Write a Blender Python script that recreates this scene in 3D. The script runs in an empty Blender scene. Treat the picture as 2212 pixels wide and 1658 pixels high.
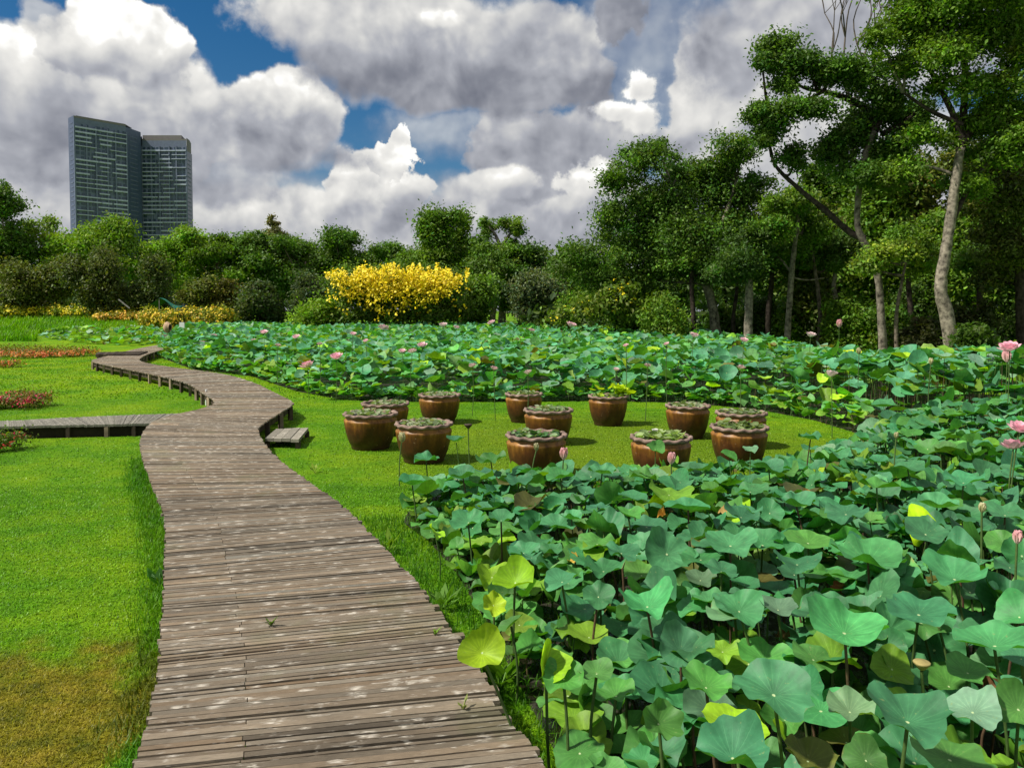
import bpy, math
import numpy as np
from math import radians, sin, cos, pi
S = bpy.context.scene
COL = S.collection
rng = np.random.default_rng(11)

# ------------------------------------------------------------------ camera
H = 1.95
FV, CU, CV, HV = 1661.0, 1105.5, 829.0, 672.0
PITCH = radians(2.2)
PV = HV + FV*math.tan(PITCH)          # principal point: a slightly shifted lens keeps the verticals upright
cam = bpy.data.objects.new('camera', bpy.data.cameras.new('camera'))
COL.objects.link(cam)
cam.location = (0, 0, H)
cam.rotation_euler = (pi/2 - PITCH, 0, 0)
cam.data.sensor_width = 36
cam.data.lens = 36 * FV / 2211
cam.data.shift_y = -(CV-PV)/2211
cam.data.clip_end = 3000
S.camera = cam

def ray(u, v):
    x, y = (u-CU)/FV, -(v-PV)/FV
    return np.array([x, cos(PITCH)+y*sin(PITCH), -sin(PITCH)+y*cos(PITCH)])
def at(u, v, z=0.0):
    d = ray(u, v); return np.array([0, 0, H]) + d*(z-H)/d[2]
def atY(u, v, Y):
    d = ray(u, v); return np.array([0, 0, H]) + d*Y/d[1]
def azel(u, v):
    d = ray(u, v); d = d/np.linalg.norm(d)
    return math.atan2(d[0], d[1]), math.asin(d[2])
def project(P):
    P = np.atleast_2d(P); q = P-np.array([0, 0, H])
    dz = q[:, 1]*cos(PITCH)-q[:, 2]*sin(PITCH); up = q[:, 1]*sin(PITCH)+q[:, 2]*cos(PITCH)
    dz = np.maximum(dz, .01)
    return np.stack([CU+FV*q[:, 0]/dz, PV-FV*up/dz, dz], 1)

# ------------------------------------------------------------------ world: blue sky with cumulus
SUN_EL, SUN_XY = radians(52), np.array([-.93, -.30])
SUN_XY = SUN_XY/np.linalg.norm(SUN_XY)
W = bpy.data.worlds.new('World'); S.world = W; W.use_nodes = True
nt = W.node_tree; nt.nodes.clear()
def N(t, kind, **kw):
    n = t.nodes.new(kind)
    for k, v in kw.items(): setattr(n, k, v)
    return n
def setin(t, n, i, v):
    if hasattr(v, 'links') or isinstance(v, bpy.types.NodeSocket): t.links.new(v, n.inputs[i])
    else: n.inputs[i].default_value = v
def M(t, op, a, b=0.0, c=None, clamp=False):
    n = N(t, 'ShaderNodeMath', operation=op); n.use_clamp = clamp
    setin(t, n, 0, a); setin(t, n, 1, b)
    if c is not None: setin(t, n, 2, c)
    return n.outputs[0]
def VM(t, op, a, b=(0, 0, 0), c=None):
    n = N(t, 'ShaderNodeVectorMath', operation=op)
    setin(t, n, 0, a); setin(t, n, 1, b)
    if c is not None: setin(t, n, 2, c)
    return n.outputs['Value'] if op in ('LENGTH', 'DOT_PRODUCT') else n.outputs[0]
def MR(t, x, a, b, c=0.0, d=1.0, smooth=True):
    n = N(t, 'ShaderNodeMapRange'); n.interpolation_type = 'SMOOTHSTEP' if smooth else 'LINEAR'
    setin(t, n, 0, x)
    for i, v in enumerate((a, b, c, d)): setin(t, n, i+1, v)
    return n.outputs[0]
def NOISE(t, vec, scale, detail=4, rough=.55, out=0, lac=2.0, dist=0.0):
    n = N(t, 'ShaderNodeTexNoise'); dim = '2D' if t is nt else '3D'; n.noise_dimensions = dim
    if vec is not None: t.links.new(vec, n.inputs['Vector'])
    n.inputs['Scale'].default_value = scale; n.inputs['Detail'].default_value = detail
    n.inputs['Roughness'].default_value = rough; n.inputs['Lacunarity'].default_value = lac
    n.inputs['Distortion'].default_value = dist
    return n.outputs[out]
def RAMP(t, x, stops):
    n = N(t, 'ShaderNodeValToRGB'); el = n.color_ramp.elements
    while len(el) < len(stops): el.new(.5)
    for e, (p, c) in zip(el, stops): e.position = p; e.color = (*c, 1)
    setin(t, n, 0, x); return n.outputs[0]
def MIX(t, f, a, b, mode='MIX'):
    n = N(t, 'ShaderNodeMix', data_type='RGBA', blend_type=mode)
    setin(t, n, 0, f)
    for i, v in ((6, a), (7, b)): setin(t, n, i, (*v, 1) if isinstance(v, tuple) and len(v) == 3 else v)
    return n.outputs[2]

tc = N(nt, 'ShaderNodeTexCoord')
sep = N(nt, 'ShaderNodeSeparateXYZ'); nt.links.new(tc.outputs['Generated'], sep.inputs[0])
az = M(nt, 'ARCTAN2', sep.outputs[0], sep.outputs[1])
el = M(nt, 'ARCSINE', sep.outputs[2])
cmb = N(nt, 'ShaderNodeCombineXYZ'); nt.links.new(az, cmb.inputs[0]); nt.links.new(el, cmb.inputs[1])
P0 = cmb.outputs[0]
def warp(P, scale, amp, detail=2):
    nz = NOISE(nt, P, scale, detail, .5, 1)
    return VM(nt, 'ADD', P, VM(nt, 'MULTIPLY', VM(nt, 'SUBTRACT', nz, (.5, .5, .5)), (amp, amp, 0)))
PW = warp(P0, 9.0, .035, 2)
def puff(P):
    n_ = N(nt, 'ShaderNodeTexVoronoi'); n_.voronoi_dimensions = '2D'; n_.feature = 'SMOOTH_F1'; n_.normalize = True
    nt.links.new(P, n_.inputs['Vector']); n_.inputs['Scale'].default_value = 13.0; n_.inputs['Detail'].default_value = 2.5
    n_.inputs['Roughness'].default_value = .5; n_.inputs['Lacunarity'].default_value = 2.3; n_.inputs['Smoothness'].default_value = .6
    return n_.outputs['Distance']
c05 = lambda x: M(nt, 'SUBTRACT', x, .5)
pa, pb = puff(PW), puff(VM(nt, 'ADD', PW, (.011, -.017, 0)))
fa = c05(NOISE(nt, P0, 7.0, 7, .56)); fb = c05(NOISE(nt, VM(nt, 'ADD', P0, (7.3, 2.1, 0)), 11.0, 7, .58)); f9 = c05(NOISE(nt, P0, 30.0, 5, .6))
D1 = M(nt, 'ADD', M(nt, 'MULTIPLY', fa, 2.0), M(nt, 'MULTIPLY', M(nt, 'SUBTRACT', pa, .4), .75))
D2 = M(nt, 'ADD', M(nt, 'MULTIPLY', fb, 1.7), M(nt, 'MULTIPLY', M(nt, 'SUBTRACT', pa, .4), .85))
relief = M(nt, 'MULTIPLY', M(nt, 'SUBTRACT', pb, pa), 1.0)
D3 = M(nt, 'ADD', M(nt, 'MULTIPLY', f9, 1.4), M(nt, 'ADD', M(nt, 'MULTIPLY', fb, 1.6), M(nt, 'MULTIPLY', M(nt, 'SUBTRACT', pa, .4), .9)))
tex = M(nt, 'ADD', M(nt, 'MULTIPLY', fb, .34), M(nt, 'MULTIPLY', f9, .13))
# (u, v, ru, rv, top, bottom, softness, max alpha) far to near
CLOUDS = [(1420,150,170,130,.60,.52,.9,.5),(980,285,150,50,.84,.66,.8,.55),(640,425,120,60,.52,.46,.9,.5),
 (1100,590,2600,150,.56,.46,.6,1),(50,430,230,130,.64,.48,.5,1),(590,470,330,74,.84,.50,.4,1),(1170,470,300,92,.62,.44,.4,1),(1565,250,130,170,.90,.46,.28,1),(1545,95,36,60,.9,.7,.5,.8),
 (1870,50,350,140,.52,.42,.5,1),(1800,340,280,150,.66,.46,.5,1),(1165,335,160,88,.58,.36,.26,1),(1330,300,110,60,.56,.40,.3,1),(1065,398,84,30,.86,.55,.35,.9),(1275,405,60,46,.92,.6,.35,.9),(800,415,110,84,.92,.46,.15,1),(735,445,90,62,.88,.48,.25,1),(862,312,26,46,1.0,.72,.14,1),(850,345,50,40,.95,.7,.14,1),
 (480,390,130,56,.62,.44,.5,.9),(605,255,118,98,.95,.30,.2,1),(610,335,140,34,.36,.31,.6,.85),(350,280,120,120,.72,.42,.3,1),(80,275,170,84,.54,.36,.5,1),(50,165,120,84,.92,.46,.25,1),(320,195,110,84,.92,.50,.22,1),(240,95,112,92,1.05,.58,.14,1),(228,195,28,26,.9,.62,.8,.8),
 (90,40,28,30,.75,.62,.6,.7),(735,50,165,80,.82,.46,.35,1),(970,118,300,116,.66,.26,.26,1),(1200,130,120,92,.60,.30,.3,1),(1345,35,50,50,.34,.28,.4,.95),(955,42,40,16,.92,.8,.7,.8),(1120,70,90,30,.70,.5,.8,.5),
 (1392,190,40,38,1.0,.85,.5,1),(1350,238,50,15,1.0,.85,.6,1),(1390,245,36,34,1.0,.8,.6,1)]
S_, A_s = None, None
for k_, (u, v, ru, rv, tp_, bt_, sf_, am_) in enumerate(CLOUDS):
    a, e = azel(u, v); sa, se = FV/ru, FV/rv
    q = VM(nt, 'MULTIPLY_ADD', P0, (sa, se, 0), (-a*sa, -e*se, 0))
    amp = min(1.0, .55+40/max(ru, 40)) if ru < 300 else .5
    r_ = M(nt, 'MULTIPLY_ADD', (D3 if ru < 65 else (D1, D2)[k_ % 2]), amp, VM(nt, 'LENGTH', q))
    al = MR(nt, r_, 1+sf_*.5, 1-sf_*.5, 0.0, am_)
    yq = N(nt, 'ShaderNodeSeparateXYZ'); nt.links.new(q, yq.inputs[0])
    sh = MR(nt, M(nt, 'MULTIPLY_ADD', tex, 1.6, yq.outputs[1]), -.75, .75, bt_, tp_)
    if S_ is None: S_, A_s = sh, al
    else:
        S_ = M(nt, 'MULTIPLY_ADD', M(nt, 'SUBTRACT', sh, S_), al, S_)
        A_s = M(nt, 'MAXIMUM', A_s, al) if am_ == 1 else M(nt, 'MULTIPLY_ADD', M(nt, 'SUBTRACT', 1.0, A_s), al, A_s)
hi = MR(nt, el, .42, .60)          # above the view: broken overcast
al = M(nt, 'MULTIPLY', hi, MR(nt, M(nt, 'ADD', fa, fb), -.25, .05))
S_ = M(nt, 'MULTIPLY_ADD', M(nt, 'SUBTRACT', .58, S_), al, S_); A_s = M(nt, 'MAXIMUM', A_s, al)
side = M(nt, 'MULTIPLY', MR(nt, M(nt, 'ABSOLUTE', az), .62, .8), MR(nt, M(nt, 'ADD', fa, fb), -.3, .0))
S_ = M(nt, 'MULTIPLY_ADD', M(nt, 'SUBTRACT', .55, S_), side, S_); A_s = M(nt, 'MAXIMUM', A_s, side)
alpha = A_s
shade = M(nt, 'ADD', M(nt, 'MULTIPLY_ADD', relief, .95, S_), M(nt, 'MULTIPLY', tex, .38))
cloud = RAMP(nt, shade, [(.04, (.12, .13, .165)), (.26, (.20, .21, .245)), (.50, (.335, .345, .38)), (.70, (.51, .51, .505)), (.90, (.68, .67, .64)), (1.1, (.86, .855, .83))])
sky = N(nt, 'ShaderNodeTexSky', sky_type='NISHITA'); sky.sun_disc = False
sky.sun_elevation = SUN_EL; sky.sun_rotation = math.atan2(SUN_XY[0], SUN_XY[1]) % (2*pi)
sky.air_density = 1.0; sky.dust_density = .3; sky.ozone_density = 2.0
hs = N(nt, 'ShaderNodeHueSaturation'); hs.inputs['Saturation'].default_value = 1.45; hs.inputs['Value'].default_value = .48
nt.links.new(sky.outputs[0], hs.inputs['Color'])
c10 = VM(nt, 'SCALE', cloud); c10.node.inputs['Scale'].default_value = 8.5
skymix = MIX(nt, alpha, hs.outputs[0], c10)
bg = N(nt, 'ShaderNodeBackground'); bg.inputs['Strength'].default_value = .098
nt.links.new(skymix, bg.inputs['Color'])
wo = N(nt, 'ShaderNodeOutputWorld'); nt.links.new(bg.outputs[0], wo.inputs[0])
W.cycles.sampling_method = 'MANUAL'; W.cycles.sample_map_resolution = 256

# ------------------------------------------------------------------ sun
sl = bpy.data.lights.new('sun', 'SUN'); sl.energy = 4.1; sl.angle = radians(3.0); sl.color = (1, .95, .86)
so = bpy.data.objects.new('sun', sl); COL.objects.link(so)
from mathutils import Vector
sd = Vector((SUN_XY[0]*cos(SUN_EL), SUN_XY[1]*cos(SUN_EL), sin(SUN_EL)))
so.rotation_euler = sd.to_track_quat('Z', 'Y').to_euler()
so.location = (-20, -10, 40)

S.view_settings.view_transform = 'Standard'; S.view_settings.look = 'None'
S.view_settings.exposure = .62; S.view_settings.gamma = 1.0
S.render.engine = 'CYCLES'
S.cycles.max_bounces = 5; S.cycles.diffuse_bounces = 3; S.cycles.glossy_bounces = 2
S.cycles.transmission_bounces = 3; S.cycles.transparent_max_bounces = 4
S.cycles.caustics_reflective = False; S.cycles.caustics_refractive = False
S.cycles.use_denoising = True; S.cycles.sample_clamp_indirect = 6

# ------------------------------------------------------------------ mesh helpers
class MB:
    def __init__(s): s.v, s.q, s.t, s.c, s.n = [], [], [], [], 0
    def add(s, v, quads=None, tris=None, col=None):
        v = np.asarray(v, float).reshape(-1, 3)
        s.v.append(v)
        if quads is not None and len(quads): s.q.append(np.asarray(quads, int).reshape(-1, 4)+s.n)
        if tris is not None and len(tris): s.t.append(np.asarray(tris, int).reshape(-1, 3)+s.n)
        c = np.ones((len(v), 3)) if col is None else np.broadcast_to(np.asarray(col, float), (len(v), 3))
        s.c.append(c); s.n += len(v)
    def box(s, c, sz, rz=0.0, col=None):
        h = np.array(sz)/2.0
        p = np.array([[x, y, z] for z in (-1, 1) for y in (-1, 1) for x in (-1, 1)])*h
        R = np.array([[cos(rz), -sin(rz), 0], [sin(rz), cos(rz), 0], [0, 0, 1]])
        s.add(p@R.T+np.array(c), [[0, 2, 3, 1], [4, 5, 7, 6], [0, 1, 5, 4], [2, 6, 7, 3], [0, 4, 6, 2], [1, 3, 7, 5]], col=col)
    def hexa(s, bottom, top, col=None):      # two quads of 4 corners
        s.add(np.vstack([bottom, top]), [[3, 2, 1, 0], [4, 5, 6, 7], [0, 1, 5, 4], [1, 2, 6, 5], [2, 3, 7, 6], [3, 0, 4, 7]], col=col)
    def tube(s, pts, rad, k=8, col=None, cap=True, jit=0.0):
        pts = np.asarray(pts, float); n = len(pts); rad = np.broadcast_to(rad, (n,))
        d = np.gradient(pts, axis=0); d /= np.linalg.norm(d, axis=1)[:, None]+1e-9
        ref = np.array([.13, .99, .05]); a = np.cross(d, ref); a /= np.linalg.norm(a, axis=1)[:, None]+1e-9
        b = np.cross(d, a); th = np.arange(k)*2*pi/k
        rr = rad[:, None]*(1+jit*rng.normal(size=(n, k)))
        v = pts[:, None]+rr[..., None]*(np.cos(th)[None, :, None]*a[:, None]+np.sin(th)[None, :, None]*b[:, None])
        i = np.arange(n-1)[:, None]*k; j = np.arange(k)[None]; j2 = (j+1) % k
        q = np.stack([i+j, i+j2, i+k+j2, i+k+j], -1).reshape(-1, 4)
        vv = v.reshape(-1, 3); tr = None
        if cap:
            vv = np.vstack([vv, pts[-1]]); tr = [[(n-1)*k+m, (n-1)*k+(m+1) % k, n*k] for m in range(k)]
        s.add(vv, q, tr, col)
    def lathe(s, prof, k=32, c=(0, 0, 0), wav=None, col=None):
        prof = np.asarray(prof, float); n = len(prof); th = np.arange(k)*2*pi/k
        v = np.zeros((n, k, 3))
        v[..., 0] = prof[:, :1]*np.cos(th); v[..., 1] = prof[:, :1]*np.sin(th); v[..., 2] = prof[:, 1:2]
        if wav is not None: v = wav(v, th)
        i = np.arange(n-1)[:, None]*k; j = np.arange(k)[None]; j2 = (j+1) % k
        s.add(v.reshape(-1, 3)+np.array(c), np.stack([i+j, i+j2, i+k+j2, i+k+j], -1).reshape(-1, 4), None, col)
    def build(s, name, mat, parent=None, loc=None, smooth=False, uv=None):
        v = np.vstack(s.v); c = np.vstack(s.c)
        if loc is not None: v = v-np.asarray(loc)
        me = bpy.data.meshes.new(name)
        q = np.vstack(s.q) if s.q else np.zeros((0, 4), int); t = np.vstack(s.t) if s.t else np.zeros((0, 3), int)
        me.vertices.add(len(v)); me.vertices.foreach_set('co', v.astype(np.float32).ravel())
        me.loops.add(len(q)*4+len(t)*3)
        me.loops.foreach_set('vertex_index', np.concatenate([q.ravel(), t.ravel()]).astype(np.int32))
        me.polygons.add(len(q)+len(t))
        me.polygons.foreach_set('loop_start', np.concatenate([np.arange(len(q))*4, len(q)*4+np.arange(len(t))*3]).astype(np.int32))
        me.polygons.foreach_set('use_smooth', np.full(len(q)+len(t), smooth))
        a = me.color_attributes.new('tint', 'FLOAT_COLOR', 'POINT')
        a.data.foreach_set('color', np.hstack([c, np.ones((len(c), 1))]).astype(np.float32).ravel())
        if uv is not None:
            u = me.uv_layers.new(name='UVMap'); u.data.foreach_set('uv', np.asarray(uv, np.float32).ravel())
        me.update(calc_edges=True); me.validate()
        me.materials.append(mat)
        o = bpy.data.objects.new(name, me); COL.objects.link(o)
        if parent is not None: o.parent = parent
        elif loc is not None: o.location = loc
        return o
def tag(o, label=None, cat=None, group=None, kind=None):
    for k, v in (('label', label), ('category', cat), ('group', group), ('kind', kind)):
        if v: o[k] = v
    return o
def thing(name, label, cat, loc, group=None):
    o = bpy.data.objects.new(name, None); COL.objects.link(o); o.location = tuple(float(x) for x in loc)
    o.empty_display_size = .2
    return tag(o, label, cat, group)
def inpoly(P, poly):
    x, y = P[:, 0], P[:, 1]; r = np.zeros(len(P), bool); n = len(poly)
    for i in range(n):
        x1, y1 = poly[i][:2]; x2, y2 = poly[(i+1) % n][:2]
        c = ((y1 > y) != (y2 > y)); r ^= c & (x < (x2-x1)*(y-y1)/((y2-y1) if y2 != y1 else 1e-9)+x1)
    return r
def segdist(P, poly):
    d = np.full(len(P), 1e9)
    for i in range(len(poly)):
        a = np.array(poly[i][:2]); b = np.array(poly[(i+1) % len(poly)][:2]); ab = b-a
        t = np.clip(((P-a)@ab)/(ab@ab+1e-9), 0, 1)
        d = np.minimum(d, np.linalg.norm(P-(a+t[:, None]*ab), axis=1))
    return d
def sstep(a, b, x): t = np.clip((x-a)/(b-a), 0, 1); return t*t*(3-2*t)
def T(x, y):
    x = np.asarray(x, float); y = np.asarray(y, float)
    return 1.7*sstep(36, 62, y)*(1-sstep(-12, 4, x)) + .25*sstep(40, 90, y)
_tt = 8*1.004**np.arange(800)
def atT(u, v):
    d = ray(u, v); P = np.array([0, 0, H])+d*_tt[:, None]
    k = np.nonzero(P[:, 2] <= T(P[:, 0], P[:, 1]))[0]
    return P[k[0]] if len(k) else np.array([0, 0, H])+d*200
def catmull(P, m):
    P = np.asarray(P, float); out = []
    for i in range(len(P)-1):
        p0, p1, p2, p3 = P[max(i-1, 0)], P[i], P[i+1], P[min(i+2, len(P)-1)]
        for t in np.arange(m)/m:
            out.append(.5*((2*p1)+(-p0+p2)*t+(2*p0-5*p1+4*p2-p3)*t*t+(-p0+3*p1-3*p2+p3)*t**3))
    out.append(P[-1]); return np.array(out)

# ------------------------------------------------------------------ materials
def mat(name):
    m = bpy.data.materials.new(name); m.use_nodes = True; t = m.node_tree
    return m, t, t.nodes['Principled BSDF'], t.nodes['Material Output']
def attr(t, name='tint'):
    n = N(t, 'ShaderNodeAttribute'); n.attribute_name = name; return n.outputs['Color']
def objco(t): return N(t, 'ShaderNodeTexCoord').outputs['Object']
def geopos(t): return N(t, 'ShaderNodeNewGeometry').outputs['Position']
def bump(t, b, h, strength=.3, dist=.02):
    n = N(t, 'ShaderNodeBump'); n.inputs['Strength'].default_value = strength; n.inputs['Distance'].default_value = dist
    t.links.new(h, n.inputs['Height']); t.links.new(n.outputs[0], b.inputs['Normal'])
def leafmix(t, b, out, col, trans=.3, gain=1.6):
    tr = N(t, 'ShaderNodeBsdfTranslucent')
    t.links.new(MIX(t, 1.0, col, (1.15*gain, 1.25*gain, .45*gain), 'MULTIPLY'), tr.inputs[0])
    mx = N(t, 'ShaderNodeMixShader'); mx.inputs[0].default_value = trans
    t.links.new(b.outputs[0], mx.inputs[1]); t.links.new(tr.outputs[0], mx.inputs[2]); t.links.new(mx.outputs[0], out.inputs[0])
def simple(name, col, rough=.7, nscale=8, namt=.35, spec=.3, vary=True, bumps=.15):
    m, t, b, o = mat(name)
    nz = NOISE(t, geopos(t), nscale, 5, .6)
    f = MR(t, nz, .3, .7, 1-namt, 1+namt, False)
    cc = MIX(t, 1.0, (*col, 1), attr(t), 'MULTIPLY') if vary else N(t, 'ShaderNodeRGB').outputs[0]
    if not vary: cc.default_value = (*col, 1)
    t.links.new(VM(t, 'SCALE', cc), b.inputs['Base Color'])
    b.inputs['Base Color'].links[0].from_node.inputs['Scale'].default_value = 1
    t.links.new(f, b.inputs['Base Color'].links[0].from_node.inputs['Scale'])
    b.inputs['Roughness'].default_value = rough; b.inputs['Specular IOR Level'].default_value = spec
    if bumps: bump(t, b, nz, bumps, .02)
    return m
# foliage: the colour sits in the attribute
m_fol, t, b, o = mat('foliage'); c = attr(t); t.links.new(c, b.inputs['Base Color'])
b.inputs['Roughness'].default_value = .55; b.inputs['Specular IOR Level'].default_value = .25
leafmix(t, b, o, c, .28, 1.5)
m_bloom, t, b, o = mat('blossom'); c = attr(t); t.links.new(c, b.inputs['Base Color']); b.inputs['Roughness'].default_value = .6
leafmix(t, b, o, c, .25, 1.0)
for n in t.nodes:
    if n.type == 'MIX': n.inputs[7].default_value = (1, 1, 1, 1)
# lotus blade
m_lotus, t, b, o = mat('lotus_blade'); c = attr(t)
uvn = N(t, 'ShaderNodeUVMap'); uvn.uv_map = 'UVMap'
sp = N(t, 'ShaderNodeSeparateXYZ'); t.links.new(uvn.outputs[0], sp.inputs[0])
th, rr = sp.outputs[0], sp.outputs[1]
fr = M(t, 'ABSOLUTE', M(t, 'SUBTRACT', M(t, 'FRACT', M(t, 'MULTIPLY', th, 21.0)), .5))
wid = M(t, 'DIVIDE', .036, M(t, 'ADD', rr, .12))
vein = M(t, 'MULTIPLY', MR(t, fr, wid, 0.0), MR(t, rr, 1.05, .45)); sect = MR(t, fr, 0.0, .5, 1.05, .94)
nz = NOISE(t, geopos(t), 14, 4, .6); nz2 = NOISE(t, geopos(t), 55, 3, .6)
c1 = MIX(t, M(t, 'MULTIPLY', vein, .55), c, MIX(t, 1.0, c, (2.0, 1.6, 1.4), 'MULTIPLY'))
sc = VM(t, 'SCALE', c1); t.links.new(M(t, 'MULTIPLY', M(t, 'MULTIPLY', sect, MR(t, nz, .3, .7, .72, 1.22, False)), MR(t, rr, 0.0, 1.0, .88, 1.08, False)), sc.node.inputs['Scale'])
rim = M(t, 'MULTIPLY', MR(t, M(t, 'ADD', rr, M(t, 'MULTIPLY', M(t, 'SUBTRACT', nz, .5), .6)), 1.02, 1.16), .75)
c2 = MIX(t, rim, sc, (.20, .12, .03))
spots = MR(t, nz2, .64, .72); c2 = MIX(t, M(t, 'MULTIPLY', spots, .45), c2, (.22, .27, .10))
c3 = MIX(t, MR(t, rr, .055, .03), c2, (.45, .55, .28))
bf = N(t, 'ShaderNodeNewGeometry').outputs['Backfacing']
c4 = MIX(t, bf, c3, MIX(t, 1.0, c3, (1.5, 1.35, .55), 'MULTIPLY'))
t.links.new(c4, b.inputs['Base Color'])
b.inputs['Roughness'].default_value = .55; b.inputs['Specular IOR Level'].default_value = .3
bp = M(t, 'ADD', M(t, 'MULTIPLY', vein, -.6), M(t, 'MULTIPLY', nz, 1.2)); bump(t, b, bp, .25, .01)
leafmix(t, b, o, c4, .15, 1.6)
m_stem = simple('stem', (1, 1, 1), .6, 30, .25)
m_bark = simple('bark', (1, 1, 1), .9, 7, .85, .1, True, .8)
m_twig = simple('twig', (.10, .085, .07), .9, 9, .3, .1)
# grass and lawn share the colour logic
def lawncol(t):
    p = geopos(t)
    a = NOISE(t, p, .55, 4, .6); bb = NOISE(t, p, 3.0, 4, .65)
    x = M(t, 'ADD', M(t, 'MULTIPLY', a, .75), M(t, 'MULTIPLY', bb, .42))
    g = RAMP(t, x, [(.36, (.052, .165, .004)), (.54, (.098, .245, .004)), (.72, (.175, .305, .005))])
    ctr = at(60, 1560)
    d = VM(t, 'LENGTH', VM(t, 'MULTIPLY', VM(t, 'SUBTRACT', p, (ctr[0], ctr[1], 0)), (1/1.05, 1/.95, 0)))
    dd = M(t, 'ADD', d, M(t, 'MULTIPLY', M(t, 'SUBTRACT', NOISE(t, p, 2.6, 4, .6), .5), 2.1))
    dry = MR(t, dd, 1.15, .45)
    dcol = RAMP(t, NOISE(t, p, 6, 4, .7), [(.3, (.085, .085, .01)), (.5, (.21, .165, .012)), (.7, (.30, .21, .03))])
    g = MIX(t, M(t, 'MULTIPLY', dry, .85), g, dcol)
    c2 = at(1320, 960)
    d2 = VM(t, 'LENGTH', VM(t, 'MULTIPLY', VM(t, 'SUBTRACT', p, (c2[0], c2[1], 0)), (1/3.6, 1/3.4, 0)))
    g = MIX(t, M(t, 'MULTIPLY', MR(t, d2, 1.3, .5), .55), g, (.135, .19, .008))
    c3 = at(60, 800)
    d3 = VM(t, 'LENGTH', VM(t, 'MULTIPLY', VM(t, 'SUBTRACT', p, (c3[0], c3[1]+6, 0)), (1/16, 1/20, 0)))
    g = MIX(t, M(t, 'MULTIPLY', MR(t, d3, 1.2, .3), .5), g, MIX(t, MR(t, a, .35, .65), (.11, .26, .004), (.24, .33, .006)))
    return g, bb, a
m_lawn, t, b, o = mat('lawn'); g, bb, aa = lawncol(t)
fine = NOISE(t, geopos(t), 45, 4, .7)
sc = VM(t, 'SCALE', g); t.links.new(MR(t, fine, .3, .7, .55, 1.25, False), sc.node.inputs['Scale'])
t.links.new(sc, b.inputs['Base Color']); b.inputs['Roughness'].default_value = .9; b.inputs['Specular IOR Level'].default_value = .1
bump(t, b, fine, .8, .04)
m_grass, t, b, o = mat('grass_blade'); g, bb, aa = lawncol(t)
gc = MIX(t, 1.0, g, attr(t), 'MULTIPLY'); t.links.new(gc, b.inputs['Base Color']); b.inputs['Roughness'].default_value = .5
b.inputs['Specular IOR Level'].default_value = .25
leafmix(t, b, o, gc, .3, 1.4)
# pond water between the lotus
m_pond, t, b, o = mat('pond_water')
nz = NOISE(t, geopos(t), 5, 5, .65)
t.links.new(RAMP(t, nz, [(.35, (.006, .007, .004)), (.6, (.022, .018, .009))]), b.inputs['Base Color'])
t.links.new(MR(t, nz, .45, .55, .08, .8), b.inputs['Roughness']); b.inputs['Specular IOR Level'].default_value = .5
bump(t, b, NOISE(t, geopos(t), 18, 4, .6), .4, .02)
# weathered deck
m_deck, t, b, o = mat('weathered_planks'); c = attr(t)
uvn = N(t, 'ShaderNodeUVMap'); uvn.uv_map = 'UVMap'; uv = uvn.outputs[0]
grain = NOISE(t, VM(t, 'MULTIPLY', uv, (6.0, 6.0, 1)), 3.0, 6, .72)
stain = NOISE(t, geopos(t), 1.6, 5, .6)
vo = N(t, 'ShaderNodeTexVoronoi'); vo.inputs['Scale'].default_value = 1.0
t.links.new(VM(t, 'MULTIPLY', VM(t, 'ADD', uv, VM(t, 'SCALE', NOISE(t, uv, 9, 3, .6, 1))), (13.0, .62, 1)), vo.inputs['Vector'])
for n in t.nodes:
    if n.type == 'VECT_MATH' and n.operation == 'SCALE': n.inputs['Scale'].default_value = .25
fl = NOISE(t, uv, 1.2, 3, .6)
speck = M(t, 'MULTIPLY', MR(t, vo.outputs['Distance'], .38, .16), MR(t, NOISE(t, geopos(t), 11, 3, .6), .40, .52))
sc = VM(t, 'SCALE', c)
t.links.new(M(t, 'MULTIPLY', MR(t, grain, .28, .72, .42, 1.45, False), MR(t, stain, .3, .7, .75, 1.2, False)), sc.node.inputs['Scale'])
cc = MIX(t, M(t, 'MULTIPLY', speck, .85), sc, (.66, .60, .50))
cc = MIX(t, M(t, 'MULTIPLY', MR(t, stain, .56, .66), .30), cc, (.09, .10, .04))
t.links.new(cc, b.inputs['Base Color']); b.inputs['Roughness'].default_value = .82; b.inputs['Specular IOR Level'].default_value = .2
bump(t, b, M(t, 'ADD', grain, M(t, 'MULTIPLY', speck, .6)), .6, .01)
m_timber = simple('dark_timber', (.075, .058, .042), .9, 6, .4, .1)
m_grey = simple('grey_timber', (.23, .22, .19), .9, 12, .35, .15)
m_white = simple('white_paint', (.75, .75, .72), .5, 6, .1, .4, False, 0)

# ------------------------------------------------------------------ ground
gx = np.sinh(np.linspace(-6.2, 6.2, 221))*1.6; gy = -10+np.sinh(np.linspace(0, 6.4, 240))*2.6
X, Yg = np.meshgrid(gx, gy); Z = T(X, Yg)
mb = MB(); nx = len(gx); ii = np.arange(len(gy)-1)[:, None]*nx+np.arange(nx-1)[None]
mb.add(np.stack([X, Yg, Z], -1), np.stack([ii, ii+1, ii+nx+1, ii+nx], -1).reshape(-1, 4))
tag(mb.build('lawn', m_lawn, smooth=True), kind='structure')

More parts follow.
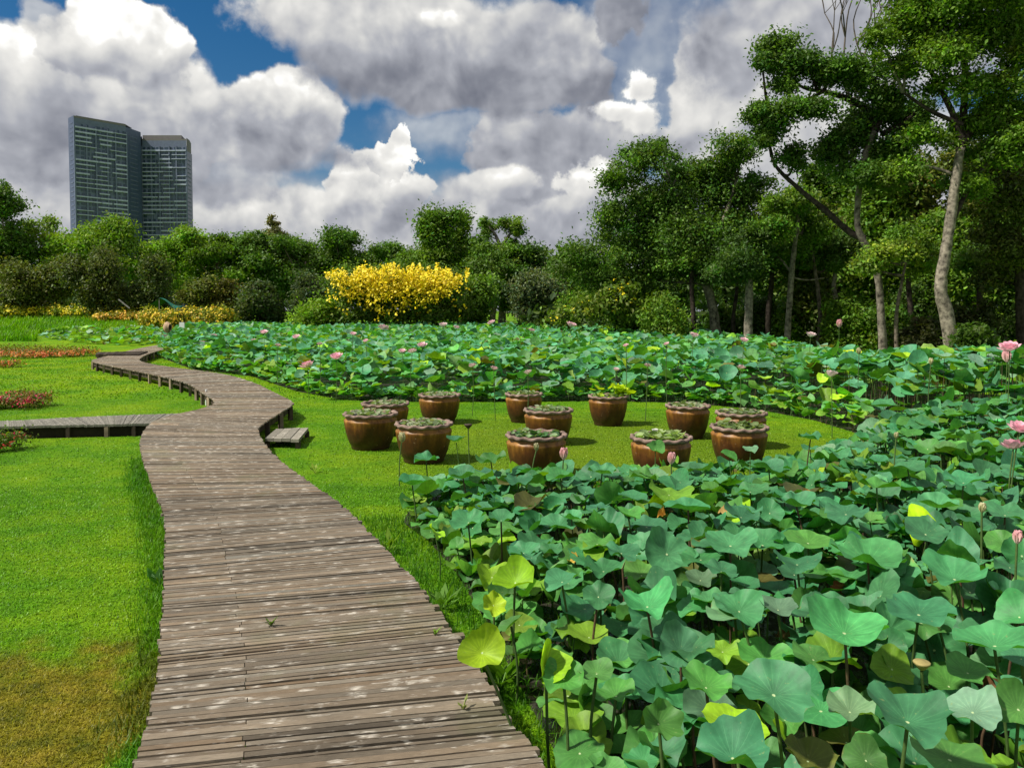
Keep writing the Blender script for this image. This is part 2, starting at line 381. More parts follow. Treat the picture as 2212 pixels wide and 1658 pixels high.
# lotus regions on the ground
NEAR = [at(*p) for p in [(1300,1900),(1215,1658),(1130,1500),(1040,1330),(985,1240),(925,1170),(870,1130),(900,1075),(1020,1058),(1200,1056),(1400,1052),(1560,1042),(1730,1020),(1840,985),(1890,958),(2060,960),(2300,960),(2650,960),(3300,1250),(3300,1900)]]
FAR = [at(*p) for p in [(345,772),(420,799),(540,812),(640,845),(740,864),(900,868),(1100,868),(1300,866),(1480,870),(1640,885),(1760,908),(1850,936),(1890,958),(2060,960),(2300,960),(2650,960),(2700,875),(2211,862),(1950,835),(1720,785),(1500,752),(1100,737),(700,734),(420,738),(340,750)]]
def sheet(name, poly, z, m):
    mb = MB(); P = np.array([[p[0], p[1], z] for p in poly]); 
    import mathutils
    tri = mathutils.geometry.tessellate_polygon([[Vector(p) for p in P]])
    tr = []
    for a, b_, c_ in tri:
        n = np.cross(P[b_]-P[a], P[c_]-P[a]); tr.append((a, b_, c_) if n[2] > 0 else (a, c_, b_))
    mb.add(P, None, tr); return mb.build(name, m)
tag(sheet('pond_water', NEAR, .012, m_pond), kind='structure')
tag(sheet('far_pond_water', [p for p in FAR if p[1] < 36] , .008, m_pond), kind='structure')

# ------------------------------------------------------------------ boardwalk
DZ = .28
PAIRS = [((150,2500),(1560,2250)),((232,1850),(1225,1730)),((285,1658),(1122,1572)),((318,1560),(1060,1487)),((340,1440),(987,1369)),((350,1310),(905,1264)),((355,1208),(815,1166)),((353,1110),(735,1088)),
 ((330,1050),(672,1043)),((308,990),(600,990)),((303,955),(570,955)),((312,928),(558,932)),((338,906),(564,917)),((385,893),(603,893)),((440,880),(628,876)),((463,868),(631,867)),
 ((440,850),(598,850)),((406,829),(545,825)),((359,815),(480,807)),((265,795),(375,793)),((215,785),(330,786)),((198,778),(303,779)),((230,769),(305,772)),((265,760),(322,764)),((300,752),(352,755)),((345,744),(395,747))]
Lc = catmull([at(*l, DZ) for l, r in PAIRS], 14); Rc = catmull([at(*r, DZ) for l, r in PAIRS], 14)
mid = (Lc+Rc)/2; s = np.concatenate([[0], np.cumsum(.5*np.linalg.norm(np.diff(Lc, axis=0), axis=1)+.5*np.linalg.norm(np.diff(Rc, axis=0), axis=1))])
def lin(sv): return np.array([np.interp(sv, s, Lc[:, i]) for i in range(3)]), np.array([np.interp(sv, s, Rc[:, i]) for i in range(3)])
DECKPOLY = [tuple(p[:2]) for p in Lc]+[tuple(p[:2]) for p in Rc[::-1]]
bw = thing('boardwalk', 'long winding weathered timber boardwalk crossing the lawn beside the lotus', 'boardwalk', (Lc[20]*.5+Rc[20]*.5)*np.array([1, 1, 0]))
bl = np.array(bw.location)
mb = MB(); uvs = []; sv = 0.0; k = 0
while sv < s[-1]-.2:
    yy = np.interp(sv, s, mid[:, 1]); pitch = .040 if yy < 7 else (.06 if yy < 14 else .11)
    fr_ = rng.uniform(.78, .95)
    if rng.random() < .06: fr_ = rng.uniform(.45, .65)
    l0, r0 = lin(sv); l1, r1 = lin(min(sv+pitch*fr_, s[-1]))
    e = (r0-l0)/np.linalg.norm(r0-l0)
    j = .014
    a0, a1 = rng.normal(0, .006), rng.normal(0, j if yy < 4.5 else .008); wob = rng.normal(0, .0035, 4); zj = rng.normal(0, .0022, 4)
    if rng.random() < .012: zj += np.array([0, .006, .006, 0])
    bd = (l1-l0); bd = bd/np.linalg.norm(bd); dn = np.array([0, 0, .022])
    fs_ = .27+rng.normal(0, .0012); Ln = np.linalg.norm(r0-l0)
    for f0_, f1_ in ((0, fs_), (fs_+.003, 1)) if yy < 13 and rng.random() < .45 else ((0, 1),):
        nseg = 2 if f1_ < .5 else 5; top = []
        for q in range(nseg+1):
            f = f0_+(f1_-f0_)*q/nseg; w1, w2 = rng.normal(0, .0018, 2)
            pa = l0*(1-f)+r0*f+e*(a0*(1-f)+a1*f)+bd*w1; pb = l1*(1-f)+r1*f+e*(a0*(1-f)+a1*f)+bd*w2
            pa[2] += zj[0]*(1-f)+zj[1]*f; pb[2] += zj[3]*(1-f)+zj[2]*f
            top.append((pa, pb))
        V = []
        for pa, pb in top: V += [pa, pb, pb-dn, pa-dn]
        V = np.array(V); Q = []; U = []
        for q in range(nseg):
            o_ = q*4
            for a_, b_ in ((0, 1), (1, 2), (2, 3), (3, 0)):
                Q.append([o_+a_, o_+4+a_, o_+4+b_, o_+b_])
                va, vb = (k*1.7, k*1.7+.9) if a_ == 0 else (k*1.7+.9, k*1.7+1.1)
                ua, ub = Ln*(f0_+(f1_-f0_)*q/nseg), Ln*(f0_+(f1_-f0_)*(q+1)/nseg)
                U += [(ua, va), (ub, va), (ub, vb), (ua, vb)]
        Q += [[0, 1, 2, 3], [nseg*4+3, nseg*4+2, nseg*4+1, nseg*4]]; U += [(0, k*1.7)]*8
        br = rng.normal(1.05, .20); hue = rng.normal(0, .05)
        mb.add(V, Q, None, np.array([.190*(1+hue), .152, .108*(1-hue)])*max(.45, br)); uvs += U
    sv += pitch; k += 1
mb.build('deck', m_deck, bw, bl, uv=uvs)
for side, C_, O_ in (('l', Lc, Rc), ('r', Rc, Lc)):
    e = (O_-C_); e /= np.linalg.norm(e, axis=1)[:, None]
    mb = MB(); a = C_+e*.07; b_ = C_+e*.13
    for i in range(0, len(C_)-1):
        t0, t1 = DZ-.027, DZ-.15
        mb.hexa([[*a[i][:2], t1], [*a[i+1][:2], t1], [*b_[i+1][:2], t1], [*b_[i][:2], t1]], [[*a[i][:2], t0], [*a[i+1][:2], t0], [*b_[i+1][:2], t0], [*b_[i][:2], t0]])
    mb.build('beam', m_timber, bw, bl)
    ds = np.concatenate([[0], np.cumsum(np.linalg.norm(np.diff(C_, axis=0), axis=1))])
    for q in np.arange(.6, ds[-1], .95):
        p = np.array([np.interp(q, ds, C_[:, i]) for i in range(3)]); ee = np.array([np.interp(q, ds, e[:, i]) for i in range(3)])
        if p[1] < (11.5 if side == 'l' else 9): continue
        mb = MB(); c_ = p+ee*.035; hh = DZ-.028
        mb.box((c_[0], c_[1], hh/2-.05), (.065, .065, hh+.1), rng.uniform(0, 1.5), col=np.array([1, 1, 1])*rng.choice([1, 2.5, 4.5]))
        mb.build('post', m_timber, bw, bl)

# grey side walk running off to the west of the junction
SZ = .2
sf = [at(u, v, SZ) for u, v in ((-260,927),(0,921),(182,917),(264,915.5),(352,913))]
sb = [at(u, v, SZ) for u, v in ((-260,914),(0,908.5),(155,901),(273,896),(395,892))]
sw = thing('side_walkway', 'low grey timber walkway branching off the main boardwalk towards the flower beds', 'walkway', (sf[2][0], sf[2][1], 0))
mb = MB(); sfc, sbc = catmull(sf, 12), catmull(sb, 12); n = 150; uvs = []
ts = np.linspace(0, len(sfc)-1.001, n+1)
g_ = lambda A, x: A[int(x)]*(1-x % 1)+A[min(int(x)+1, len(A)-1)]*(x % 1)
for i in range(n):
    a, b_, c_, d_ = g_(sfc, ts[i]), g_(sfc, ts[i]*.07+ts[i+1]*.93), g_(sbc, ts[i]*.07+ts[i+1]*.93), g_(sbc, ts[i])
    z = np.array([0, 0, rng.normal(0, .003)]); q = np.array([a, b_, c_, d_])+z
    mb.hexa(q-np.array([0, 0, .035]), q, col=np.array([.20, .19, .155])*rng.normal(1, .15))
    uvs += [(x, i*1.7+y) for x, y in [(0, 0), (0, 1), (1, 1), (1, 0)]*6]
mb.build('deck', m_deck, sw, np.array(sw.location), uv=uvs)
mb = MB()
for i in range(len(sfc)-1):
    a, b_ = sfc[i], sfc[i+1]
    mb.hexa([[a[0], a[1]+.05, -.01], [b_[0], b_[1]+.05, -.01], [b_[0], b_[1]+.11, -.01], [a[0], a[1]+.11, -.01]], [[a[0], a[1]+.05, SZ-.04], [b_[0], b_[1]+.05, SZ-.04], [b_[0], b_[1]+.11, SZ-.04], [a[0], a[1]+.11, SZ-.04]])
mb.c = [c_*.35 for c_ in mb.c]; mb.build('beam', m_timber, sw, np.array(sw.location))  # beam carried to the ground and darkened, standing in for the shaded gap beneath
for q in np.arange(3, len(sfc), 9):
    mb = MB(); mb.box((sfc[q][0], sfc[q][1]+.03, SZ/2-.06), (.06, .06, SZ+.04), 0, col=[rng.choice([.6, 1, 2.5])]*3); mb.build('post', m_timber, sw, np.array(sw.location))
# low step on the pot side, and the short dark walkway end far away
def planks(name, label, cat, quad, z, n, th=.04, m=None, col=(.27, .25, .2)):
    P = [at(u, v, z) for u, v in quad]; c = np.mean(P, axis=0); o = thing(name, label, cat, (c[0], c[1], 0)); L_ = np.array(o.location)
    mb = MB(); uvs = []
    for i in range(n):
        f0, f1 = i/n, (i+.93)/n
        q = np.array([P[0]*(1-f0)+P[1]*f0, P[0]*(1-f1)+P[1]*f1, P[3]*(1-f1)+P[2]*f1, P[3]*(1-f0)+P[2]*f0]); q[:, 2] += rng.normal(0, .003)
        mb.hexa(q-np.array([0, 0, th]), q, col=np.array(col)*rng.normal(1, .2)); uvs += [(x, i*1.7+y) for x, y in [(0, 0), (0, 1), (1, 1), (1, 0)]*6]
    mb.build('deck', m or m_deck, o, L_, uv=uvs)
    for p in P:
        mb = MB(); q = c+(p-c)*.9; mb.box((q[0], q[1], (z-th)/2-.03), (.07, .07, z-th+.05), .2); mb.build('post', m_timber, o, L_)
    return o
planks('wooden_step', 'small low wooden step of pale boards beside the boardwalk bend', 'step', [(572,946),(646,948),(667,923),(596,926)], .14, 4, .045)
planks('walkway_end', 'dark short end of a far walkway behind the boardwalk bend', 'walkway', [(206,765),(300,765),(320,758),(212,760)], .33, 12, .12, m_timber, (.6, .6, .6))
p = at(463, 872, 0); mb = MB(); mb.tube([[p[0]-.07, p[1]-.25, -.05], [p[0]-.07, p[1]-.25, .33]], .022, 8)
tag(mb.build('marker_stake', m_white, None, (p[0]-.07, p[1]-.25, 0)), 'short white stake standing at the inner corner of the boardwalk', 'stake')

# ------------------------------------------------------------------ grass blades (uncountable)
def blades(name, P, h, w, tint, bend=.5):
    n = len(P); a = rng.uniform(0, 2*pi, n); d = np.stack([np.cos(a), np.sin(a), 0*a], 1); s_ = np.stack([-np.sin(a), np.cos(a), 0*a], 1)
    h = h*rng.uniform(.5, 1.25, n); w = w*rng.uniform(.7, 1.3, n); bnd = bend*rng.uniform(.1, 1.3, n)
    base = np.stack([P[:, 0], P[:, 1], T(P[:, 0], P[:, 1])-.005], 1)
    up = np.array([0, 0, 1.0])
    m1 = base+up*(h*.6)[:, None]+d*(h*bnd*.35)[:, None]; tip = base+up*(h*(1-.3*bnd**2).clip(.25))[:, None]+d*(h*bnd)[:, None]
    V = np.stack([base-s_*w[:, None]/2, base+s_*w[:, None]/2, m1+s_*w[:, None]*.38, m1-s_*w[:, None]*.38, tip], 1).reshape(-1, 3)
    i = np.arange(n)[:, None]*5
    c = np.repeat(tint*rng.normal(1, .28, (n, 1)).clip(.35, 1.9)*np.ones((n, 3)), 5, 0)
    mb = MB(); mb.add(V, i+np.array([[0, 1, 2, 3]]), i+np.array([[3, 2, 4]]), c)
    return tag(mb.build(name, m_grass), kind='stuff')
def scatter(x0, x1, y0, y1, dens): 
    n = int((x1-x0)*(y1-y0)*dens); return np.stack([rng.uniform(x0, x1, n), rng.uniform(y0, y1, n)], 1)
def keep_lawn(P, near_pad=.0):
    in_deck = inpoly(P, DECKPOLY); m = ~in_deck & ~inpoly(P, NEAR) & ~inpoly(P, FAR)
    pr = project(np.stack([P[:, 0], P[:, 1], 0*P[:, 0]], 1)); m &= (pr[:, 0] > -120) & (pr[:, 0] < 2330) & (pr[:, 1] < 1800)
    return P[m]
near = keep_lawn(scatter(-4.5, 2.5, 2.0, 4.6, 11000)); mid1 = keep_lawn(scatter(-7, 5, 4.6, 8.5, 3800)); mid2 = keep_lawn(scatter(-13, 10, 8.5, 17, 900)); far1 = keep_lawn(scatter(-26, 2, 17, 36, 150))
blades('lawn_grass', np.vstack([near]), .026, .0044, np.array([1.15, 1.15, 1.1]), 1.5)
blades('lawn_grass', np.vstack([mid1]), .026, .007, np.array([1.15, 1.15, 1.1]), 1.5)
blades('lawn_grass', np.vstack([mid2]), .022, .013, np.array([1.15, 1.12, 1.1]), 1.4)
blades('lawn_grass', np.vstack([far1]), .04, .03, np.array([1.2, 1.15, 1.1]), .8)
# taller rough grass between boardwalk and lotus
P = scatter(-1.5, 2.6, 2.0, 8.5, 1700); dn = segdist(P, [tuple(p[:2]) for p in NEAR]); pr = project(np.stack([P[:, 0], P[:, 1], 0*P[:, 0]], 1))
P = P[(dn < .30+.25*rng.random(len(P))) & ~inpoly(P, DECKPOLY) & (pr[:, 1] > 1120)]
blades('rough_grass', P, .085, .005, np.array([.45, .62, .8]), .9)
Le = []
for p, q in zip(Lc, Rc):
    if 2 < p[1] < 10:
        e_ = (p-q)/np.linalg.norm(p-q)
        for _ in range(90): Le.append((p+e_*(abs(rng.normal(0, .07))-.03)+np.array([rng.normal(0, .03), rng.normal(0, .12), 0]))[:2])
blades('rough_grass', np.array(Le), .075, .006, np.array([.6, .8, .9]), .9)
# ------------------------------------------------------------------ lotus
C_BLUE, C_MID, C_YEL, C_LIME, C_OLIVE, C_PALE = (.050, .195, .074), (.070, .222, .042), (.13, .26, .02), (.24, .44, .015), (.085, .095, .02), (.12, .24, .12)
CN = {0: 'blue-green', 1: 'mid-green', 2: 'yellow-green', 3: 'bright lime', 4: 'olive-brown', 5: 'pale green'}
CC = np.array([C_BLUE, C_MID, C_YEL, C_LIME, C_OLIVE, C_PALE])
def leaf_geo(c, R, tilt, tdir, cup, sad, ruf, fold, ph, nr, ns):
    n = len(R); th = np.arange(ns)*2*pi/ns; r = (np.arange(nr)+1)/nr
    r_, th_ = np.meshgrid(r, th, indexing='ij')
    A = lambda x: np.asarray(x)[:, None, None]
    p1, p2, p3, p4 = [A(ph[:, i]) for i in range(4)]
    out = 1+.07*np.cos(2*th_+p1)+.05*np.cos(3*th_+p2)+.028*np.sin(7*th_+p3)+.02*np.sin(11*th_+p4)
    notch = 1-.16*np.exp(-((np.mod(th_-p1, 2*pi)-pi)/.22)**2)*r_**2-.08*np.exp(-((np.mod(th_-p1+pi, 2*pi)-pi)/.18)**2)*r_**2
    rho = r_*out*notch
    x = rho*np.cos(th_); y = rho*np.sin(th_)
    z = A(cup)*r_**2+A(sad)*r_**2*np.cos(2*th_+p2)+A(ruf)*r_**3*(np.sin(5*th_+p3)+.6*np.sin(8*th_+p4))-.07*np.exp(-(r_/.25)**2)
    yy = np.abs(x*np.cos(p4)+y*np.sin(p4)); z = z+A(fold)*yy*1.1*r_
    x = x*(1-.25*np.clip(A(fold), 0, 1)*np.abs(np.cos(p4))); y = y*(1-.25*np.clip(A(fold), 0, 1)*np.abs(np.sin(p4)))
    L = np.stack([x, y, z], -1).reshape(n, nr*ns, 3)
    L = np.concatenate([np.tile(np.array([[[0, 0, -.07]]]), (n, 1, 1)), L], 1)*np.asarray(R)[:, None, None]
    k = np.stack([-np.sin(tdir), np.cos(tdir), 0*tdir], 1)         # rotate about k: tips the blade towards tdir
    ct, st = np.cos(tilt)[:, None, None], np.sin(tilt)[:, None, None]; kk = k[:, None, :]
    kv = np.cross(np.broadcast_to(kk, L.shape), L); kd = (L*kk).sum(-1, keepdims=True)
    L = L*ct+kv*st+kk*kd*(1-ct)
    Vt = L+np.asarray(c)[:, None, :]
    q = []; uq = []
    for i in range(nr-1):
        for j in range(ns):
            j2 = (j+1) % ns; q.append([1+i*ns+j, 1+(i+1)*ns+j, 1+(i+1)*ns+j2, 1+i*ns+j2])
            uq += [(j/ns, r[i]), (j/ns, r[i+1]), ((j+1)/ns, r[i+1]), ((j+1)/ns, r[i])]
    t3 = []; ut = []
    for j in range(ns): t3.append([0, 1+j, 1+(j+1) % ns]); ut += [((j+.5)/ns, 0), (j/ns, r[0]), ((j+1)/ns, r[0])]
    return Vt, np.array(q), np.array(t3), uq, ut
def rowcol(cls, n): return CC[cls]*np.exp(rng.normal(0, .16, (n, 1)))*np.exp(rng.normal(0, .08, (n, 3)))
leaves = dict(c=[], R=[], tilt=[], tdir=[], cup=[], fold=[], cls=[], hero=[])
def addleaf(c, R, tilt, tdir, cup, fold, cls, hero):
    for k_, v_ in zip(('c', 'R', 'tilt', 'tdir', 'cup', 'fold', 'cls', 'hero'), (c, R, tilt, tdir, cup, fold, cls, hero)): leaves[k_].append(v_)
# leaves seen one by one in the photograph: view position, half width, height above the mud, tilt towards camera, class, fold
HERO = [(1824,1362,93,.62,30,0,.05),(1671,1496,92,.62,38,0,.1),(1525,1481,62,.5,28,1,.1),(1960,1553,100,.70,12,0,.25),(1587,1568,72,.5,22,3,.0),(1984,1323,76,.62,16,0,.05),(2147,1390,76,.66,24,0,.05),(2061,1247,70,.58,22,0,.15),
 (1874,1208,82,.6,20,0,.1),(1597,1318,52,.55,42,0,.0),(1577,1175,64,.55,20,0,.05),(1721,1216,50,.58,8,0,.1),(1745,1170,50,.55,24,1,.0),(1999,1151,52,.55,38,0,.1),(1826,1108,46,.55,30,0,.0),(1558,1232,40,.52,38,0,.0),(2066,1199,50,.62,20,0,.3),
 (1680,1314,46,.55,14,5,.2),(1927,1443,50,.4,45,2,.0),(2052,1636,84,.5,30,1,.0),(1870,1640,50,.45,40,1,.1),(1582,1632,88,.66,18,0,.1),(2181,1223,42,.55,28,0,.0),(2023,1093,46,.6,10,0,.1),(1893,1050,46,.6,12,1,.0),(1491,1400,56,.5,30,0,.0),
 (1835,1534,56,.5,20,5,.1),(2099,1534,68,.55,38,5,.1),(1486,1098,50,.55,8,0,.1),(1041,1408,57,.58,62,3,.35),(1179,1436,50,.5,60,3,.4),(1217,1463,54,.48,34,1,.0),(1288,1452,44,.48,20,1,.1),(1112,1256,50,.5,40,3,.3),(1066,1306,30,.42,55,3,.1),
 (1104,1347,32,.4,45,1,.0),(1397,1306,68,.56,18,0,.15),(1292,1287,38,.5,40,0,.0),(1303,1231,46,.52,12,0,.1),(1213,1254,44,.5,35,0,.0),(1342,1192,46,.54,20,0,.0),(1441,1194,62,.45,45,0,.0),(1011,1126,44,.45,34,0,.1),(1082,1122,32,.45,20,0,.1),
 (1470,1404,62,.5,42,0,.0),(1423,1561,52,.48,52,1,.1),(1445,1066,50,.48,28,2,.0),(940,1150,24,.35,50,3,.1),(2200,1330,50,.6,45,0,.0),(2200,1530,60,.55,48,1,.0),(2205,1420,40,.55,20,0,.0),(1750,946,26,.62,4,0,.0),(1750,968,22,.45,4,0,.0),(985,952,22,.52,10,0,.1),
 (920,992,32,.42,6,0,.1),(1060,995,34,.42,22,1,.1),(1620,972,20,.5,22,5,.1),(1575,985,22,.48,45,1,.1),(1415,970,22,.55,50,1,.1),(1000,1030,36,.42,14,0,.1),(890,1045,34,.4,12,0,.15),(1120,1040,34,.45,15,0,.0),(1745,1640,60,.42,30,4,.1),(1560,1405,40,.35,30,2,.0),
 (1385,1240,44,.36,25,1,0),(1650,1420,60,.36,30,1,0),(2090,1450,54,.36,30,1,0),(1330,1500,48,.34,28,1,0),(1720,1090,44,.55,8,0,.1),(1620,1060,40,.52,12,0,.1),(1960,1010,40,.62,12,0,0),(2080,1040,46,.62,14,0,.1),(2170,1110,48,.62,18,0,0),(1300,1020,34,.45,12,0,.1),(1210,1030,34,.45,12,0,.1),(1390,1030,36,.46,18,1,.1),(1660,1010,34,.55,12,0,.1)]
for (u, v, hw, z, tl, cls, fo) in HERO:
    p = at(u, v, z); d = p[1]; R = hw*d/FV*.95
    addleaf(p, R, radians(tl*(.4 if tl < 40 else .75)), -pi/2+rng.normal(0, .8), rng.uniform(.05, .32), fo*1.6, cls, True)
heroP = np.array(leaves['c'])
def fill(poly, dens, zf, Rf, probs, ymax=99, pad=0.0, hero_clear=False):
    xs = [p[0] for p in poly]; ys = [p[1] for p in poly]
    P = scatter(max(min(xs), -30), min(max(xs), 34), min(ys), min(max(ys), ymax), dens); P = P[inpoly(P, poly)]
    pr = project(np.stack([P[:, 0], P[:, 1], 0*P[:, 0]+.5], 1)); P = P[(pr[:, 0] > -250) & (pr[:, 0] < 2480) & (pr[:, 1] < 2100)]
    edge = segdist(P, poly)
    for p, e in zip(P, edge):
        zl = zf(p)*(rng.uniform(.35, 1.08) if rng.random() < .5 else rng.uniform(.8, 1.12))*min(1, .40+e*.60)
        zl = max(.1, zl); R = Rf(p)*rng.uniform(.62, 1.25)
        c3 = np.array([p[0], p[1], zl])
        if hero_clear:
            dd = c3-heroP; lat = np.linalg.norm(dd, axis=1)
            if lat.min() < .13: continue
            # keep the sight line to the singled-out leaves open
            pv = project(c3)[0]; hv = project(heroP); near_ = (np.abs(hv[:, 0]-pv[0]) < .8*(R*FV/pv[2]+40)) & (np.abs(hv[:, 1]-pv[1]) < .62*(R*FV/pv[2]+34)) & (hv[:, 2] > pv[2]-.03)
            if near_.any(): zl = max(.08, zl*.45); c3[2] = zl
        cls = rng.choice(6, p=probs)
        low = zl < .55*zf(p)
        if low and cls == 0: cls = rng.choice([1, 1, 0, 2])
        tl = abs(rng.normal(0, 13)) if rng.random() < .86 else rng.uniform(30, 65)
        addleaf(c3, R*(.85 if low else 1), radians(tl), rng.uniform(0, 2*pi) if rng.random() < .7 else -pi/2+rng.normal(0, .7), rng.uniform(-.05, .3), (rng.uniform(.2, .9) if rng.random() < .16 else rng.uniform(0, .1)), cls, False)
NEARP = [.72, .19, .035, .01, .015, .03]; FARP = [.60, .23, .06, .015, .02, .075]
fill(NEAR, 40, lambda p: .46-.05*float(sstep(5, 7.5, p[1]))+.30*float(sstep(3.2, 6, p[0]))*float(sstep(4, 8, p[1])), lambda p: .124, NEARP, hero_clear=True)
fill(NEAR, 16, lambda p: .24, lambda p: .115, [.42, .42, .10, .01, .03, .02], hero_clear=True)
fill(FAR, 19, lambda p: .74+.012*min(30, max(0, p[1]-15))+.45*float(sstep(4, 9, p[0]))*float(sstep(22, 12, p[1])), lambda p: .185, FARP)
cn_ = np.mean(NEAR[2:16], axis=0); EN = [p for p in NEAR[2:15]]; EN += [p+(cn_-p)/np.linalg.norm(cn_-p)*.45 for p in NEAR[2:15][::-1]]
fill(EN, 55, lambda p: .30, lambda p: .115, [.55, .32, .06, .01, .03, .03])
EDGE = [p for p in FAR[:13]]; EDGE += [p+np.array([.15*p[0]/p[1], .75, 0]) for p in FAR[:13][::-1]]
fill(EDGE, 60, lambda p: .38, lambda p: .15, [.48, .38, .07, .02, .03, .02])
# pale lotus strip by the far lawn
STRIP = [atT(u, v) for u, v in [(80,728),(180,744),(300,748),(372,742),(372,722),(250,724),(90,716)]]
n0 = len(leaves['R'])
fill(STRIP, 9, lambda p: T(p[0], p[1])+.55, lambda p: .2, [.1, .2, .2, .0, .05, .45])
A_ = {k_: np.array(v_) for k_, v_ in leaves.items()}
n = len(A_['R']); print('lotus leaves', n)
A_['sad'] = rng.normal(0, .15, n)+.12; A_['ruf'] = rng.uniform(.04, .15, n); A_['ph'] = rng.uniform(0, 2*pi, (n, 4))
A_['col'] = CC[A_['cls']]*np.where((A_['c'][:, 1] > 12)[:, None], np.array([1.35, 1.28, 1.5]), 1.0)*np.exp(rng.normal(0, .17, (n, 1)))*np.exp(rng.normal(0, .07, (n, 3)))  # distant leaves made lighter and bluer, painting sky sheen into their colour
pj = project(A_['c']); inview = (pj[:, 0] > -20) & (pj[:, 0] < 2231) & (pj[:, 1] < 1690)
score = A_['R']/pj[:, 2]*(.6+.4*np.clip(A_['c'][:, 2]/.5, 0, 1))*np.where(A_['hero'], 1.6, 1)*inview
order = np.argsort(-score); IND = order[:300]; REST = order[300:]
sub = lambda ix, nr, ns: leaf_geo(A_['c'][ix], A_['R'][ix], A_['tilt'][ix], A_['tdir'][ix], A_['cup'][ix], A_['sad'][ix], A_['ruf'][ix], A_['fold'][ix], A_['ph'][ix], nr, ns)
def stemline(c, low=-.05):
    off = rng.normal(0, .05, 2)*min(1, c[2]*1.5); b0 = np.array([c[0]+off[0], c[1]+off[1], low])
    if c[1] < 12:
        for _ in range(12):
            if inpoly(b0[None, :2], DECKPOLY)[0]: b0[0] += .12
            else: b0[0] += .04; break
    m_ = (c+b0)/2+np.array([*rng.normal(0, .018, 2), 0]); return np.array([b0, m_, c-np.array([0, 0, .012])])
# rest: one uncountable mass
mbq, mbu, mbs = MB(), [], []
def stuff(ix, nr, ns):
    Vt, q, t3, uq, ut = sub(ix, nr, ns); k_ = Vt.shape[1]; nn = len(ix); off = (np.arange(nn)*k_)[:, None, None]
    return Vt.reshape(-1, 3), (q[None]+off).reshape(-1, 4), (t3[None]+off).reshape(-1, 3), np.tile(np.array(uq), (nn, 1)), np.tile(np.array(ut), (nn, 1)), np.repeat(A_['col'][ix], k_, 0)
mb = MB(); UQ, UT = [], []
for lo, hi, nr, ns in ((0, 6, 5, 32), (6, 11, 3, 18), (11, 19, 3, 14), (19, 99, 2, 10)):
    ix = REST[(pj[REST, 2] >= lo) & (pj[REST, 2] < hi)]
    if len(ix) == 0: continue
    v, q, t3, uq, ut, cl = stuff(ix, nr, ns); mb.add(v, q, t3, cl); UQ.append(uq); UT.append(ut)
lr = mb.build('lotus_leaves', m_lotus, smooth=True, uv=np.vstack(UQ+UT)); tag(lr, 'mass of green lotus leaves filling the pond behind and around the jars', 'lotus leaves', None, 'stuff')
mb = MB()
for i in REST:
    if pj[i, 2] < 17 and inview[i]:
        sl_ = stemline(A_['c'][i]); mb.tube(sl_, [.0055, .005, .004], 4, col=rng.choice([0, 1, 2]) == 0 and (.09, .06, .03) or (.06, .12, .025), cap=False)
st = mb.build('stems', m_stem, lr); tag(st, kind='stuff')
# individuals with labels
ORD = ['first', 'second', 'third', 'fourth', 'fifth', 'sixth', 'seventh', 'eighth', 'ninth', 'tenth', 'eleventh', 'twelfth', 'thirteenth', 'fourteenth', 'fifteenth', 'sixteenth', 'seventeenth', 'eighteenth', 'nineteenth', 'twentieth']
def region(u, v):
    c_ = 'nearest the boardwalk' if u < 1180 else 'left of the middle of the pond' if u < 1450 else 'mid pond' if u < 1700 else 'right of the middle of the pond' if u < 1950 else 'by the right picture edge'
    r_ = 'below the jars' if v < 1080 else 'upper middle rows' if v < 1200 else 'middle rows' if v < 1330 else 'lower rows' if v < 1480 else 'bottom foreground'
    return r_, c_
SH = {'nearest the boardwalk': 'beside the boardwalk', 'left of the middle of the pond': 'left of centre', 'mid pond': 'in mid pond', 'right of the middle of the pond': 'right of centre', 'by the right picture edge': 'by the right edge'}
def uniq(items, base, key_u):
    """items: list of (u, base label); gives each its own label by counting from the left among equals."""
    by = {}
    for i, bl_ in enumerate(base): by.setdefault(bl_, []).append(i)
    lab = [None]*len(base)
    for bl_, ids in by.items():
        ids.sort(key=lambda i: key_u[i])
        for k_, i in enumerate(ids):
            lab[i] = bl_ if len(ids) == 1 else f"{'leftmost' if k_ == 0 else 'rightmost' if k_ == len(ids)-1 else ORD[k_]+' from left'} {bl_}"
    return lab
base = []
for i in IND:
    u, v = pj[i, :2]; r_, c_ = region(u, v); hw = A_['R'][i]*FV/pj[i, 2]
    sz = 'broad' if hw > 62 else 'middling' if hw > 40 else 'small'
    po = 'folded' if A_['fold'][i] > .25 else 'steeply tilted' if A_['tilt'][i] > radians(38) else 'tilted' if A_['tilt'][i] > radians(16) else 'flat'
    lv = 'tall' if A_['c'][i][2] > .45 else 'low'
    base.append(f"{lv} {sz} {po} {CN[int(A_['cls'][i])]} lotus leaf, {r_} {SH[c_]}")
labs = uniq(None, base, [pj[i, 0] for i in IND])
for i, lb in zip(IND, labs):
    c = A_['c'][i]; o = thing('lotus_leaf', lb, 'lotus leaf', (c[0], c[1], 0), 'single lotus leaves of the near pond'); L_ = np.array(o.location)
    Vt, q, t3, uq, ut = sub(np.array([i]), 7, 40); mb = MB(); mb.add(Vt[0], q, t3, A_['col'][i]); mb.build('blade', m_lotus, o, L_, True, np.array(uq+ut))
    mb = MB(); mb.tube(catmull(stemline(c), 4), .0062, 6, col=[(.09, .055, .03), (.07, .12, .03), (.05, .09, .02)][int(rng.integers(3))], cap=False); mb.build('stem', m_stem, o, L_, True)

